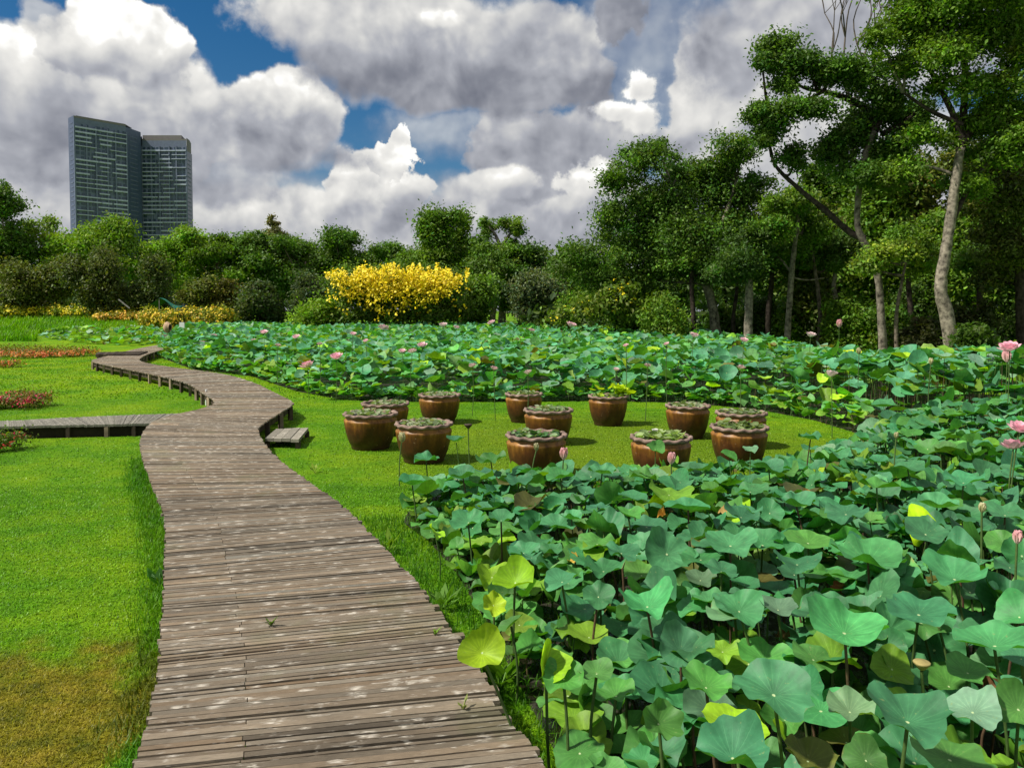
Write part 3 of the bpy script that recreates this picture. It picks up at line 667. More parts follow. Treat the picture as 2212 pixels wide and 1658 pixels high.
# lotus flowers and buds
def petals(mb, c, R, opn, col, tip, n=16, tdir=0.0, tilt=0.0):
    ax = np.array([sin(tilt)*cos(tdir), sin(tilt)*sin(tdir), cos(tilt)]); e1 = np.cross(ax, [.3, .8, .1]); e1 /= np.linalg.norm(e1); e2 = np.cross(ax, e1)
    for ring, (kk, op, ln) in enumerate(((n//2, opn, 1.0), (n//2, opn*.65, .9), (n//3, opn*.3, .75))):
        for j in range(kk):
            a = 2*pi*j/kk+ring*.4+rng.normal(0, .1); rad = cos(a)*e1+sin(a)*e2; sd_ = -sin(a)*e1+cos(a)*e2; o2 = op*rng.uniform(.85, 1.15)
            P = []; K = []
            for q, f in enumerate((0, .3, .6, .85, 1.0)):
                ang = o2*(1-.25*f); s2 = R*ln*f
                cen = c+rad*(s2*sin(ang)+R*.06)+ax*(s2*cos(ang)); w = R*.34*[.25, .85, 1.0, .65, .04][q]
                inn = ax*sin(ang)*.25*w-rad*.25*w*cos(ang)
                P += [cen-sd_*w+inn, cen, cen+sd_*w+inn]; cc_ = np.array(col)*(1-f)+np.array(tip)*f; K += [cc_]*3
            Q = []
            for q in range(4):
                for z_ in (0, 1): Q.append([q*3+z_, q*3+z_+1, q*3+4+z_, q*3+3+z_])
            mb.add(np.array(P), Q, None, np.array(K))
PINK, PTIP, WHT = (.88, .68, .70), (.88, .44, .54), (.85, .80, .74)
FL = [  # u, v, half width, Y or None -> height above the mud, kind, words
 (727,768,13,1.0,'o'),(665,786,14,.8,'o'),(890,757,9,1.1,'o'),(912,744,10,1.1,'o'),(827,706,11,1.45,'o'),(868,757,8,1.05,'o'),(1232,700,11,1.5,'o'),(1062,695,8,1.5,'o'),(1330,797,7,.95,'w'),(1398,788,7,1.0,'o'),
 (1497,722,10,1.4,'o'),(1605,733,9,1.35,'o'),(1750,722,10,1.45,'w'),(1795,806,13,1.0,'w'),(1600,792,8,.95,'o'),(1020,788,8,.95,'o'),(1066,794,8,.95,'o'),(1140,803,9,.95,'w'),(640,726,8,1.2,'o'),(570,716,8,1.3,'o'),
 (512,757,8,.62,'o'),(548,735,7,.95,'o'),(957,701,9,1.5,'w'),(985,706,7,1.4,'o'),(762,720,7,1.35,'o'),(1147,712,7,1.45,'o'),(2180,747,19,1.5,'o'),(2200,920,20,1.0,'o'),(2188,958,21,.85,'o'),(1440,742,6,1.3,'o'),(1352,745,6,1.3,'o'),
 (1217,980,9,.62,'b'),(1449,990,9,.62,'b'),(868,944,8,.55,'c'),(1159,965,6,.55,'c'),(2196,1160,10,.75,'b'),(1812,699,6,1.6,'b'),(1855,758,5,1.25,'c'),(2010,780,5,1.2,'c'),(2120,1096,8,.75,'c'),(1935,940,5,.75,'c'),(1011,922,7,.62,'p'),(1990,1440,14,.5,'p'),
 (2175,770,9,1.3,'b'),(690,742,6,1.2,'o'),(790,735,6,1.25,'o'),(600,745,6,1.15,'o'),(462,724,6,1.05,'o'),(436,738,6,.8,'o')]
KW = {'o': 'open pink lotus flower', 'w': 'whitish open lotus flower', 'b': 'closed pink lotus bud', 'c': 'pale cream lotus bud', 'p': 'dark lotus seed pod'}
base, pos = [], []
for (u, v, hw, z, kd) in FL:
    p = at(u, v, min(z, 1.93-.02)) if v > 690 else atY(u, v, 30)
    if p[1] > 44 or p[1] < 0: p = atY(u, v, 40)
    pos.append(p)
    rg = 'over the far leaves at the wood edge' if v < 728 else 'among the leaves behind the jars' if v < 830 and u > 735 and u < 1700 else 'near the boardwalk bend' if u < 736 else 'on the right bank of the pond' if u > 1700 else 'in front of the jars'
    base.append(f"{KW[kd]} {rg}")
labs = uniq(None, base, [f[0] for f in FL])
m_pod = simple('seed_pod', (1, 1, 1), .7, 30, .2)
for (u, v, hw, z, kd), p, lb in zip(FL, pos, labs):
    R = hw*p[1]/FV*1.3; g0 = float(T(p[0], p[1])); o = thing({'p': 'lotus_seed_pod', 'b': 'lotus_bud', 'c': 'lotus_bud'}.get(kd, 'lotus_flower'), lb, {'p': 'seed pod', 'b': 'flower bud', 'c': 'flower bud'}.get(kd, 'flower'), (p[0], p[1], g0), 'lotus blooms over the leaves'); L_ = np.array(o.location)
    cc_ = p-np.array([0, 0, R*.45])
    mb = MB(); mb.tube(catmull([[p[0]+rng.normal(0, .04), p[1], g0-.03], [p[0]+rng.normal(0, .02), p[1], (g0+cc_[2])/2], cc_], 4), .0065, 6, col=(.07, .12, .03), cap=False); mb.build('stem', m_stem, o, L_, True)
    mb = MB()
    if kd == 'o': petals(mb, cc_, R*1.05, 1.25, np.array(PINK)*np.array([1, 1.15, 1.1]) if hw < 15 else PINK, PTIP if hw > 12 else (.87, .55, .60), 16, rng.uniform(0, 6), .3)
    elif kd == 'w': petals(mb, cc_, R*1.05, 1.1, WHT, (.82, .62, .62), 16, rng.uniform(0, 6), .2)
    elif kd == 'b': petals(mb, cc_-np.array([0, 0, R*.6]), R*2.3, .26, (.84, .70, .58), (.84, .42, .46), 12, rng.uniform(0, 6), .12)
    elif kd == 'c': petals(mb, cc_-np.array([0, 0, R*.6]), R*2.2, .25, (.50, .52, .22), (.72, .66, .42), 12, rng.uniform(0, 6), .12)
    if kd != 'p':
        mb.build('petals', m_bloom, o, L_, True)
        if kd in 'ow': mb = MB(); mb.lathe([(.001, R*.05), (R*.10, R*.1), (R*.2, R*.33), (R*.18, R*.37), (.001, R*.37)], 12, cc_, col=(.5, .45, .06)); mb.build('seed_head', m_pod, o, L_, True)
    else:
        mb.lathe([(.001, 0), (R*.4, R*.25), (R*.95, R*.9), (R, R*1.05), (R*.9, R*1.15), (.001, R*1.12)], 16, cc_, col=(.05, .035, .02) if hw < 10 else (.30, .24, .09)); mb.build('pod', m_pod, o, L_, True)

# ------------------------------------------------------------------ glazed jars
m_glaze, t, b, o = mat('brown_glaze'); tc_ = N(t, 'ShaderNodeTexCoord'); oc = tc_.outputs['Object']
sp = N(t, 'ShaderNodeSeparateXYZ'); t.links.new(oc, sp.inputs[0])
oi = N(t, 'ShaderNodeObjectInfo'); ofs = VM(t, 'SCALE', oi.outputs['Location']); ofs.node.inputs['Scale'].default_value = 1.7
oc2 = VM(t, 'ADD', oc, ofs)
drip = NOISE(t, VM(t, 'MULTIPLY', oc2, (9, 9, 1.3)), 1.6, 4, .6); mot = NOISE(t, oc2, 9, 5, .65)
hgt = M(t, 'ADD', M(t, 'MULTIPLY', sp.outputs[2], 1.9), M(t, 'MULTIPLY', M(t, 'SUBTRACT', drip, .5), .75))
c = RAMP(t, hgt, [(.10, (.075, .040, .017)), (.28, (.050, .020, .008)), (.55, (.085, .030, .008)), (.72, (.17, .068, .011)), (.82, (.29, .135, .024))])
sc = VM(t, 'SCALE', c); t.links.new(MR(t, mot, .3, .7, .6, 1.3, False), sc.node.inputs['Scale'])
c = MIX(t, M(t, 'MULTIPLY', MR(t, NOISE(t, oc2, 26, 3, .6), .68, .74), .5), sc, (.5, .36, .22))
t.links.new(c, b.inputs['Base Color']); b.inputs['Roughness'].default_value = .46; b.inputs['Specular IOR Level'].default_value = .35
bump(t, b, mot, .2, .02)
m_clay = simple('raw_clay', (.215, .150, .120), .85, 14, .6, .2, False, .4)
m_mud = simple('wet_soil', (.03, .026, .018), .35, 20, .5, .5, False, .5)
POTS = [(800,890,118,'front-left glazed brown jar nearest the boardwalk step','low'),(832,868,104,'brown jar half hidden behind the jar nearest the boardwalk step','low'),(949,850,92,'lone brown jar in the back row with pale water weed, left of three','low'),(915,911,126,'brown glazed jar with amber streak, second from the boardwalk in front','low'),
 (1131,848,82,'smallest reddish brown jar at the back touching the lotus','low'),(1184,882,108,'brown jar in mid group with grey floating weed, before the smallest','low'),(1158,935,134,'large brown jar with green-black leafy surface, front middle','dark'),(1313,853,87,'brown jar with bright lime leaves spilling over its rim','lime'),
 (1485,873,97,'brown glazed jar standing alone right of the lime-leaved jar','low'),(1427,940,134,'large brown jar with white water lily bloom, front right','lily'),(1596,918,124,'brown jar at the right end with lilies, in front of its twin','lily0'),(1600,888,110,'brown jar at the right end, half hidden behind its twin','low')]
pot_at = []
for k, (u, v, w, lb, kd) in enumerate(POTS):
    hh = .51; p = at(u, v, hh); R = w/2*p[1]/FV; pot_at.append((p[0], p[1], R))
    o = thing('glazed_jar', lb, 'planter jar', (p[0], p[1], 0), 'brown glazed planter jars on the lawn')
    rzt = rng.uniform(0, 6)
    mb = MB(); mb.lathe(np.array([(.0, 0.0), (.66, 0.0), (.70, .012), (.705, .05), (.745, .066), (.835, .15), (.905, .25), (.945, .34), (.955, .375), (.968, .392), (.962, .410), (.925, .42), (.905, .435), (.885, .455)])*np.array([R, 1]), 48); mb.build('body', m_glaze, o, None, True)
    mb = MB()
    def wav(vv, th):
        amp = np.array([0, .35, 1, 1, .8, .1, 0])[:, None]; s_ = np.sin(13*th+rzt)[None]
        vv[..., 2] += amp*.010*s_; rs = 1+amp*.016*np.cos(13*th+rzt)[None]; vv[..., 0] *= rs; vv[..., 1] *= rs; return vv
    mb.lathe(np.array([(.88, .452), (.955, .462), (1.0, .478), (.995, .502), (.94, .508), (.86, .500), (.84, .44)])*np.array([R, 1]), 104, wav=wav); mb.build('rim', m_clay, o, None, True)
    mb = MB(); mb.lathe(np.array([(.845, .455), (.84, .47), (.4, .476), (.001, .478)])*np.array([R, 1]), 32); mb.build('soil', m_mud, o, None, True)
    pl = thing('pot_plant', 'floating weed and small leaves growing in the '+{0: 'jar nearest the boardwalk step', 1: 'half hidden left jar', 2: 'lone back-row jar', 3: 'amber-streaked jar', 4: 'smallest back jar', 5: 'middle-group jar', 6: 'large front middle jar', 7: 'jar with lime leaves', 8: 'jar right of the lime-leaved one', 9: 'large front right jar', 10: 'front jar at the right end', 11: 'rear jar at the right end'}[k], 'water plant', (p[0], p[1], .47), 'water plants in the jars')
    n = 70; a = rng.uniform(0, 2*pi, n); r_ = np.sqrt(rng.random(n))*.78*R; cc_ = np.stack([r_*np.cos(a), r_*np.sin(a), rng.uniform(.012, .05, n)], 1)
    cls = {'low': [(.20, .27, .13), (.13, .20, .08), (.28, .31, .19)], 'dark': [(.05, .13, .04), (.18, .26, .12)], 'lime': [(.16, .26, .06), (.30, .42, .02)], 'lily': [(.26, .34, .14), (.20, .30, .10)], 'lily0': [(.2, .26, .1), (.12, .18, .06)]}[kd]
    Rr = rng.uniform(.022, .055, n)*(1.3 if 'lily' in kd else 1)
    if kd == 'lime': cc_[:24, 2] += rng.uniform(.05, .16, 24); Rr[:24] = rng.uniform(.06, .10, 24); cc_[:24, 0] = rng.choice([-.55, .35, .6, .75], 24)*R+rng.normal(0, .05, 24)
    ph_ = rng.uniform(0, 6, (n, 4)); Vt, q, t3, uq, ut = leaf_geo(cc_, Rr, np.abs(rng.normal(.1, .35, n)), rng.uniform(0, 6, n), rng.uniform(-.1, .4, n), rng.normal(0, .1, n), rng.uniform(0, .1, n), rng.uniform(0, .3, n), ph_, 2, 10)
    mb = MB()
    for i in range(n):
        colr = np.array(cls[int(rng.integers(len(cls)))])*rng.uniform(.7, 1.25)
        if kd == 'lime' and i < 24: colr = np.array([.42, .55, .015])
        mb.add(Vt[i], q, t3, colr)
    mb.build('leaves', m_fol, pl, None, True)
    if kd == 'lily':
        q_ = thing('water_lily', 'white water lily flower in the large front right jar', 'flower', (p[0]-.06, p[1]+.05, .5)); mb = MB(); petals(mb, np.array([0, 0, .03]), .06, .8, (.85, .83, .75), (.9, .88, .84), 18); mb.build('petals', m_bloom, q_, None, True)
        mb = MB(); mb.tube([[0, 0, -.03], [0, 0, .035]], .004, 6, col=(.1, .2, .05)); mb.build('stem', m_stem, q_)

exec_tail = True
# ------------------------------------------------------------------ foliage engine
def cloud_leaves(bl, n, size, col, flat=.8, shell=.35, var=.24, clump=30, tilt=.75, csize=.27, split=0):
    bl = [(np.asarray(c, float), np.asarray(r, float)) for c, r in bl]
    if split:
        nb_ = []
        for c, r in bl:
            for _ in range(split):
                d_ = rng.normal(size=3); d_ /= np.linalg.norm(d_); nb_.append((c+d_*r*rng.uniform(.2, .9), r*rng.uniform(.32, .75)*np.array([1, 1, rng.uniform(.8, 1.25)])))
        bl = nb_
    w = np.array([np.prod(r)**.72 for c, r in bl]); w /= w.sum(); VS, CS = [], []
    for (c, r), wi in zip(bl, w):
        nb = max(30, int(n*wi)); kc = max(4, nb//clump)
        d = rng.normal(size=(kc, 3)); d /= np.linalg.norm(d, axis=1)[:, None]; d[:, 2] = np.where(d[:, 2] < -.35, -d[:, 2]*.6, d[:, 2])
        cc = d*(shell+(1-shell)*rng.random((kc, 1))**.6)
        cv = np.exp(rng.normal(0, var, kc)); hv_ = rng.normal(0, .10, kc)
        id_ = rng.integers(kc, size=nb); sig = csize*np.mean(r)**.8
        sp_ = rng.normal(size=(nb, 3))*sig*np.array([1.15, 1.15, flat])*rng.choice([.6, .85, 1.0, 1.22], kc)[id_][:, None]
        pos_ = c+cc[id_]*r+sp_
        outw = cc[id_]+.3*rng.normal(size=(nb, 3))
        nr = outw*.7+np.array([0, 0, .55])+rng.normal(size=(nb, 3))*tilt; nr /= np.linalg.norm(nr, axis=1)[:, None]
        t1 = np.cross(nr, rng.normal(size=(nb, 3))); t1 /= np.linalg.norm(t1, axis=1)[:, None]+1e-9; t2 = np.cross(nr, t1)
        s_ = size*rng.uniform(.6, 1.35, nb)[:, None]
        dr = np.array([0, 0, -.12])*s_
        VS.append(np.stack([pos_-t1*s_*.5, pos_-t2*s_*.27, pos_+t1*s_*.5+dr, pos_+t2*s_*.27], 1))
        cl = np.array(col)[None]*(cv[id_]*np.exp(rng.normal(0, .14, nb)))[:, None]*np.stack([1+hv_[id_]*1.4, 1+0*hv_[id_], 1-hv_[id_]], 1)
        CS.append(np.repeat(cl[:, None], 4, 1))
    V = np.vstack(VS).reshape(-1, 3); C = np.vstack(CS).reshape(-1, 3)
    mb = MB(); mb.add(V, (np.arange(len(V)//4)*4)[:, None]+np.arange(4)[None], None, C); return mb
PALEB, DARKB, MIDB = (.20, .175, .135), (.045, .036, .028), (.13, .105, .08)
def limbs(mb, base, bl, r0, col):
    for c, r in bl:
        c = np.asarray(c); m_ = base*.45+c*.55+np.array([rng.normal(0, .15), rng.normal(0, .15), -.12*np.linalg.norm(c-base)])
        mb.tube(catmull([base, m_, c+np.array([0, 0, .2*r[2]])], 4), np.linspace(r0, r0*.25, 9), 6, col=col)
def tree_px(name, label, Y, trunks, bl, n, size, col, bark, group='trees of the right-hand wood', dz=1.0, cat='tree', shell=.35, limb=True, **kw):
    """trunks: lists of (u, v, radius_m); bl: (u, v, ru, rv) in view units at depth Y, given true thickness."""
    b0 = atY(trunks[0][0][0], trunks[0][0][1], Y); g0 = float(T(b0[0], b0[1]))
    o = thing(name, label, cat, (b0[0], b0[1], g0), group); L_ = np.array(o.location)
    B = []
    for i, (u, v, ru, rv) in enumerate(bl):
        c = atY(u, v, Y+rng.uniform(-.5, .7)*dz*ru*Y/FV*1.6); B.append((c, (ru*Y/FV, max(ru, rv)*Y/FV*.9*dz, rv*Y/FV)))
    mb = MB(); tops = []
    for j, tr in enumerate(trunks):
        bark_ = tr[0][3] if len(tr[0]) > 3 else bark; tr = [q_[:3] for q_ in tr]; pts = [atY(u, v, Y+.25*q*(1 if j else 0)) for q, (u, v, r) in enumerate(tr)]; rad = [r for _, _, r in tr]
        if j == 0: pts[0][2] = g0-.1
        pc = catmull(pts, 5); rc = np.interp(np.linspace(0, 1, len(pc)), np.linspace(0, 1, len(rad)), rad)
        if j == 0: rc[0] *= 1.35; rc[1] *= 1.12
        mb.tube(pc, rc, 9, col=bark_, jit=.06); tops.append(pc)
    if limb:
        allp = np.vstack(tops)
        for c, r in B:
            k_ = np.argmin(np.linalg.norm(allp-c, axis=1)+2.0*np.maximum(0, allp[:, 2]-c[2]))
            s0 = allp[k_]; 
            if np.linalg.norm(s0-c) > .4: mb.tube(catmull([s0, s0*.5+c*.5+np.array([0, 0, rng.uniform(-.3, .3)]), c+np.array([0, 0, r[2]*.4])], 4), np.linspace(.07, .02, 9), 5, col=np.array(bark)*.7)
    mb.build('trunk', m_bark, o, L_, True)
    cloud_leaves(B, int(n*1.95), size*.62, col, shell=.2, split=8, **{**kw, 'csize': .36, 'clump': 60, 'var': .34}).build('crown', m_fol, o, L_)
    return o
def auto_tree(name, label, u, vtop, hw, Y, n, size, col, bark=MIDB, style='round', vbot=None, group='trees behind the garden', cat='tree', tr=.16, extra=None, **kw):
    g = atY(u, 700, Y); g0 = float(T(g[0], g[1])); top = atY(u, vtop, Y)[2]; hwm = hw*Y/FV
    base = np.array([g[0], Y, g0]); zb = g0+.12*(top-g0) if vbot is None else atY(u, vbot, Y)[2]
    o = thing(name, label, cat, base, group); L_ = np.array(o.location); B = []; hgt = top-zb
    if style == 'flat':
        for k_ in range(9):
            x = rng.uniform(-.85, .85); f = 1-.55*x*x; B.append((base+np.array([x*hwm, rng.uniform(-.7, .7)*hwm, zb-g0+hgt*f*rng.uniform(.55, .88)]), (hwm*.36, hwm*.36, hgt*.13)))
        B.append((base+np.array([0, 0, zb-g0+hgt*.35]), (hwm*.8, hwm*.7, hgt*.3)))
    elif style == 'cone':
        for k_ in range(7):
            f = k_/6; B.append((base+np.array([rng.normal(0, .06)*hwm, 0, zb-g0+hgt*(.08+.86*f)]), (hwm*(1-.82*f), hwm*(1-.82*f), hgt*.12)))
    elif style == 'bush':
        zb = g0-.15*(top-g0); hgt = top-zb
        for k_ in range(9):
            a = rng.uniform(0, 2*pi); q = rng.uniform(.2, .62); B.append((base+np.array([cos(a)*q*hwm, sin(a)*q*hwm, zb-g0+hgt*rng.uniform(.3, .68)]), (hwm*.46, hwm*.46, hgt*.3)))
        B.append((base+np.array([0, 0, zb-g0+hgt*.62]), (hwm*.6, hwm*.6, hgt*.36)))
    else:
        for k_ in range(11):
            a = rng.uniform(0, 2*pi); q = rng.uniform(.15, .75); f = rng.uniform(.2, .85); wf = sin(pi*min(.92, max(.15, f)))**.7
            B.append((base+np.array([cos(a)*q*hwm*wf, sin(a)*q*hwm*wf, zb-g0+hgt*f]), (hwm*.43, hwm*.43, hgt*rng.uniform(.16, .24))))
        B.append((base+np.array([0, 0, zb-g0+hgt*.5]), (hwm*.55, hwm*.55, hgt*.35)))
    if extra: B += extra(base, hwm, hgt, zb)
    mb = MB(); tp = base+np.array([rng.normal(0, .1)*hwm, 0, (zb-g0)+hgt*.55]); pts = catmull([base-np.array([0, 0, .1]), base*.5+tp*.5+np.array([rng.normal(0, .05)*hwm, 0, 0]), tp], 5)
    mb.tube(pts, np.linspace(tr*1.2, tr*.35, len(pts)), 8, col=bark, jit=.06)
    for c, r in B[:7]:
        s0 = pts[int(rng.integers(5, 9))]; mb.tube(catmull([s0, s0*.45+c*.55, c+np.array([0, 0, .3*r[2]])], 4), np.linspace(tr*.45, tr*.12, 9), 5, col=bark)
    mb.build('trunk', m_bark, o, L_, True)
    cloud_leaves(B, int(n*2.0), size*.9, col, split=3, **{'csize': .42, **kw}).build('crown', m_fol, o, L_)
    return o, B, L_
G1, G2, G3, G4, G5, G6 = (.072, .142, .013), (.098, .182, .013), (.150, .260, .016), (.055, .108, .014), (.105, .130, .020), (.16, .24, .022)

# --- right-hand wood
GW = 'trees of the right-hand wood'
tree_px('shade_tree', 'tallest tree with curved pale mottled trunk at the right of the wood', 24,
 [[(2064,806,.26),(2045,690,.21),(2031,622,.185),(2040,555,.165),(2050,490,.155),(2065,379,.14),(2074,320,.125)], [(2073,330,.125,DARKB),(2080,260,.11),(2082,194,.10),(2085,60,.07),(2080,-60,.04)], [(2078,300,.10,DARKB),(2050,230,.09),(2015,165,.07),(1985,100,.05),(1960,40,.03)], [(2078,310,.10,DARKB),(2130,240,.09),(2170,190,.07),(2215,130,.05)], [(2050,490,.10,DARKB),(2085,420,.07),(2120,370,.04)], [(2079,270,.08,DARKB),(2010,240,.06),(1950,200,.04)]],
 [(1898,95,34,36),(1955,62,60,48),(2035,112,80,46),(2130,60,90,60),(2190,150,55,60),(1990,-50,120,70),(2150,-70,140,90),(1955,150,46,26),(2080,190,48,30),(2275,40,90,110),(2020,190,40,20),(2150,215,46,26),(2210,250,50,40),(1990,20,60,40),(2140,330,60,30),(2120,280,60,40),(2185,315,60,44),(2005,300,50,34),(1935,375,54,34),(2095,400,44,30),(2000,60,70,50),(2100,-10,90,50),(2060,10,70,50)], 62000, .20, G2, PALEB, shell=.25, csize=.24)
tree_px('spreading_tree', 'leaning tree with dark arching limbs reaching out left over the wood', 26,
 [[(1908,800,.14,(.16,.14,.11)),(1898,617,.115),(1882,555,.11),(1852,490,.10),(1856,400,.10),(1870,330,.10),(1888,285,.11)], [(1890,285,.12),(1878,243,.13),(1837,217,.11),(1779,198,.08),(1735,190,.05),(1670,150,.03)], [(1868,515,.11),(1837,503,.11),(1779,452,.10),(1725,408,.08),(1676,360,.06),(1660,311,.03)], [(1779,198,.06),(1720,225,.04),(1660,240,.025)], [(1890,285,.10),(1920,210,.07),(1940,150,.04)], [(1905,290,.10),(1960,260,.08),(1990,215,.04)]],
 [(1645,138,31,27),(1690,118,46,40),(1745,150,54,35),(1800,160,52,32),(1852,165,42,35),(1632,245,27,29),(1672,262,42,37),(1650,300,29,29),(1752,232,46,24),(1905,225,46,40),(1835,300,52,32),(1955,262,52,51),(1790,345,48,40),(1720,345,35,27),(1870,380,52,40),(1700,180,42,24),(1945,330,52,45),(1880,262,52,32)], 34000, .20, (.062, .130, .014), DARKB, shell=.2, csize=.22)
tree_px('dense_tree', 'broad dense dark green tree with leaning pale trunk in the wood', 34,
 [[(1548,765,.26),(1545,710,.22),(1535,646,.20),(1516,593,.18),(1503,550,.17),(1480,470,.13),(1450,400,.08)], [(1508,570,.12),(1560,480,.09),(1590,390,.05)]],
 [(1400,350,56,40),(1338,392,40,44),(1418,318,22,22),(1470,365,50,40),(1535,372,50,36),(1580,345,44,40),(1605,312,22,24),(1420,440,100,55),(1540,440,90,56),(1632,420,46,50),(1380,520,96,46),(1490,510,96,50),(1590,500,70,46),(1290,560,66,44),(1330,610,80,44),(1235,575,54,30),(1320,470,40,44),(1420,580,70,34)], 52000, .23, G1, PALEB, shell=.3)
tree_px('slender_tree', 'slender tree with thin pale forked trunk in the middle of the wood', 30,
 [[(1699,775,.14),(1701,710,.12),(1710,583,.11),(1715,535,.09),(1722,486,.07),(1722,440,.04)], [(1709,590,.05),(1685,560,.04),(1650,535,.02)], [(1712,600,.04),(1745,605,.03),(1780,600,.02)]],
 [(1700,455,54,34),(1660,500,44,30),(1740,492,46,36),(1720,430,36,22),(1690,545,40,24)], 12000, .2, G2, PALEB, shell=.2)
tree_px('stubby_tree', 'small tree with thick straight pale trunk under bright leaves in the wood', 30,
 [[(1615,778,.19),(1616,700,.16),(1617,622,.15),(1612,570,.11),(1608,540,.06)]],
 [(1600,575,64,36),(1650,560,44,34),(1560,590,44,28),(1625,530,50,30)], 11000, .2, (.05, .105, .014), PALEB, shell=.2)
tree_px('pale_leaved_tree', 'small tree with pale loose leaves in front of the tallest trunk', 25,
 [[(1938,800,.07),(1935,690,.06),(1945,620,.05),(1955,570,.03)]],
 [(1950,545,46,26),(1905,560,36,22),(1990,570,34,22),(1870,580,34,22)], 5500, .19, G6, MIDB, shell=.1)
tree_px('olive_tree', 'olive-tinted feathery tree with dark trunk by the right border', 27,
 [[(2206,800,.2),(2205,690,.17),(2200,560,.14),(2190,420,.09),(2180,330,.05)]],
 [(2190,330,60,50),(2150,400,60,50),(2220,440,70,60),(2140,500,56,40),(2200,560,60,50),(2110,440,46,34),(2130,600,50,40)], 20000, .2, (.085, .11, .018), DARKB, shell=.25)
# further trees filling the wood
for k, (u, vt, hw, Y, n, col, lb) in enumerate([(1985,262,85,38,17000,(.11,.135,.02),'olive feathery tree behind the tallest trunk'),(1800,318,80,40,15000,G1,'dark tree behind the leaning limb in the wood'),(1890,300,80,37,16000,G2,'green tree between the leaning tree and tallest trunk'),
  (2105,270,90,39,17000,G1,'dark tree behind the olive tree at the wood border'),(1665,430,70,42,12000,G1,'dark tree behind the slender pale trunk'),(1560,420,80,44,12000,G4,'dark tree behind the broad dense tree'),(2225,250,110,36,17000,(.12,.125,.018),'brownish olive tree at the right end of the wood'),
  (1450,470,90,46,11000,G4,'shaded tree filling behind the leaning pale trunk'),(1300,560,80,46,10000,G1,'dark low tree at the left end of the wood'),(1740,420,70,34,11000,(.10,.13,.018),'olive-green tree just right of the slender trunk'),(2040,430,80,33,12000,G2,'mid-green tree behind and beside the tallest trunk'),(2160,470,80,32,11000,G1,'dark leafy tree before the brownish olive tree')]):
    auto_tree('wood_tree', lb, u, vt, hw, Y, n, .25, col, DARKB, 'round', None, GW, tr=.17)
# dark slim trunks with high crowns
for k, (u, Y, r, vt, lb, bk) in enumerate([(1495,33,.12,560,'dark slim trunk left of the leaning pale trunk',DARKB),(1588,34,.10,560,'dark slim tree between leaning trunk and thick pale trunk',DARKB),(1664,33,.13,540,'dark trunk between thick pale trunk and slender trunk',DARKB),(1762,31,.10,540,'grey slim tree right of the slender pale trunk',MIDB),
   (1815,32,.12,520,'pale short-branched tree left of the leaning tree',PALEB),(1960,30,.12,520,'dark trunk left of the tallest trunk',DARKB),(2120,29,.12,540,'dark trunk right of the tallest trunk',DARKB)]):
    tree_px('slim_tree', lb, Y, [[(u, 672+FV*H/Y, r), (u+rng.normal(0, 6), 690, r*.9), (u+rng.normal(0, 10), 620, r*.8), (u+rng.normal(0, 14), vt, r*.5)]], [(u, vt, 50, 26), (u+30, vt+30, 36, 20), (u-30, vt+24, 36, 20)], 5000, .2, (G1, G4, G2)[k % 3], bk, shell=.2)
# understorey bushes
for k, (u, vt, hw, Y, n, col, lb) in enumerate([(1350,600,70,36,6000,G2,'green bush under the left edge of the wood'),(1440,620,60,32,6000,G2,'green bush left of the leaning pale trunk'),(1570,640,50,38,4500,G1,'low dark bush behind the leaning pale trunk'),(1650,640,60,36,5000,G4,'dark bush behind the thick pale trunk'),
  (1750,610,70,34,6500,G2,'tall green bush right of the slender trunk'),(1840,630,60,30,6000,G2,'green bush before the leaning tree'),(1930,640,60,29,6000,G2,'leafy bush left of the tallest trunk'),(1990,600,60,33,6000,G4,'shaded bush behind the tallest trunk'),(2110,640,60,28,6000,(.05,.07,.012),'olive bush right of the tallest trunk'),
  (2115,698,44,21,4500,(.05,.10,.010),'round bright green shrub with yellow tips right of the tallest trunk'),(2190,600,60,32,6000,G4,'dark bush by the right border'),(2000,680,70,27,4000,(.05,.06,.015),'low brownish bush left of the round bright shrub'),(1800,690,80,33,4000,(.035,.055,.01),'low dark ground bush under the slender trunk')]):
    auto_tree('bush', lb, u, vt, hw, Y, n, .17, col, DARKB, 'bush', 672+FV*H/Y, 'bushes under the wood', 'bush', tr=.05)
# leafless dead tree
b0 = atY(1850, 750, 40); o = thing('bare_tree', 'leafless tree with fine bare twigs above the wood against cloud', 'tree', (b0[0], 40, 0), GW); L_ = np.array(o.location); mb = MB()
def branch(p, d, ln, r, depth):
    q = p+d*ln; mb.tube(catmull([p, (p+q)/2+rng.normal(0, .06*ln, 3), q], 3), np.linspace(r, r*.55, 7), 5, cap=False)
    if depth == 0: return
    for _ in range(3 if depth > 2 else 2):
        nd = d+rng.normal(0, .42, 3)*np.array([1, .7, .6])+np.array([0, 0, .12]); nd /= np.linalg.norm(nd); branch(q, nd, ln*rng.uniform(.55, .8), r*.55, depth-1)
mb.tube([[b0[0], 40, -.1], atY(1846, 500, 40), atY(1842, 230, 40)], [.2, .15, .1], 7)
for (u, v) in ((1795,120),(1825,80),(1850,95),(1880,85),(1905,110)): 
    p = atY(1842, 240, 40); q = atY(u, v, 40); d = (q-p)/np.linalg.norm(q-p); branch(p, d, np.linalg.norm(q-p), .075, 4)
mb.build('trunk', m_twig, o, L_)

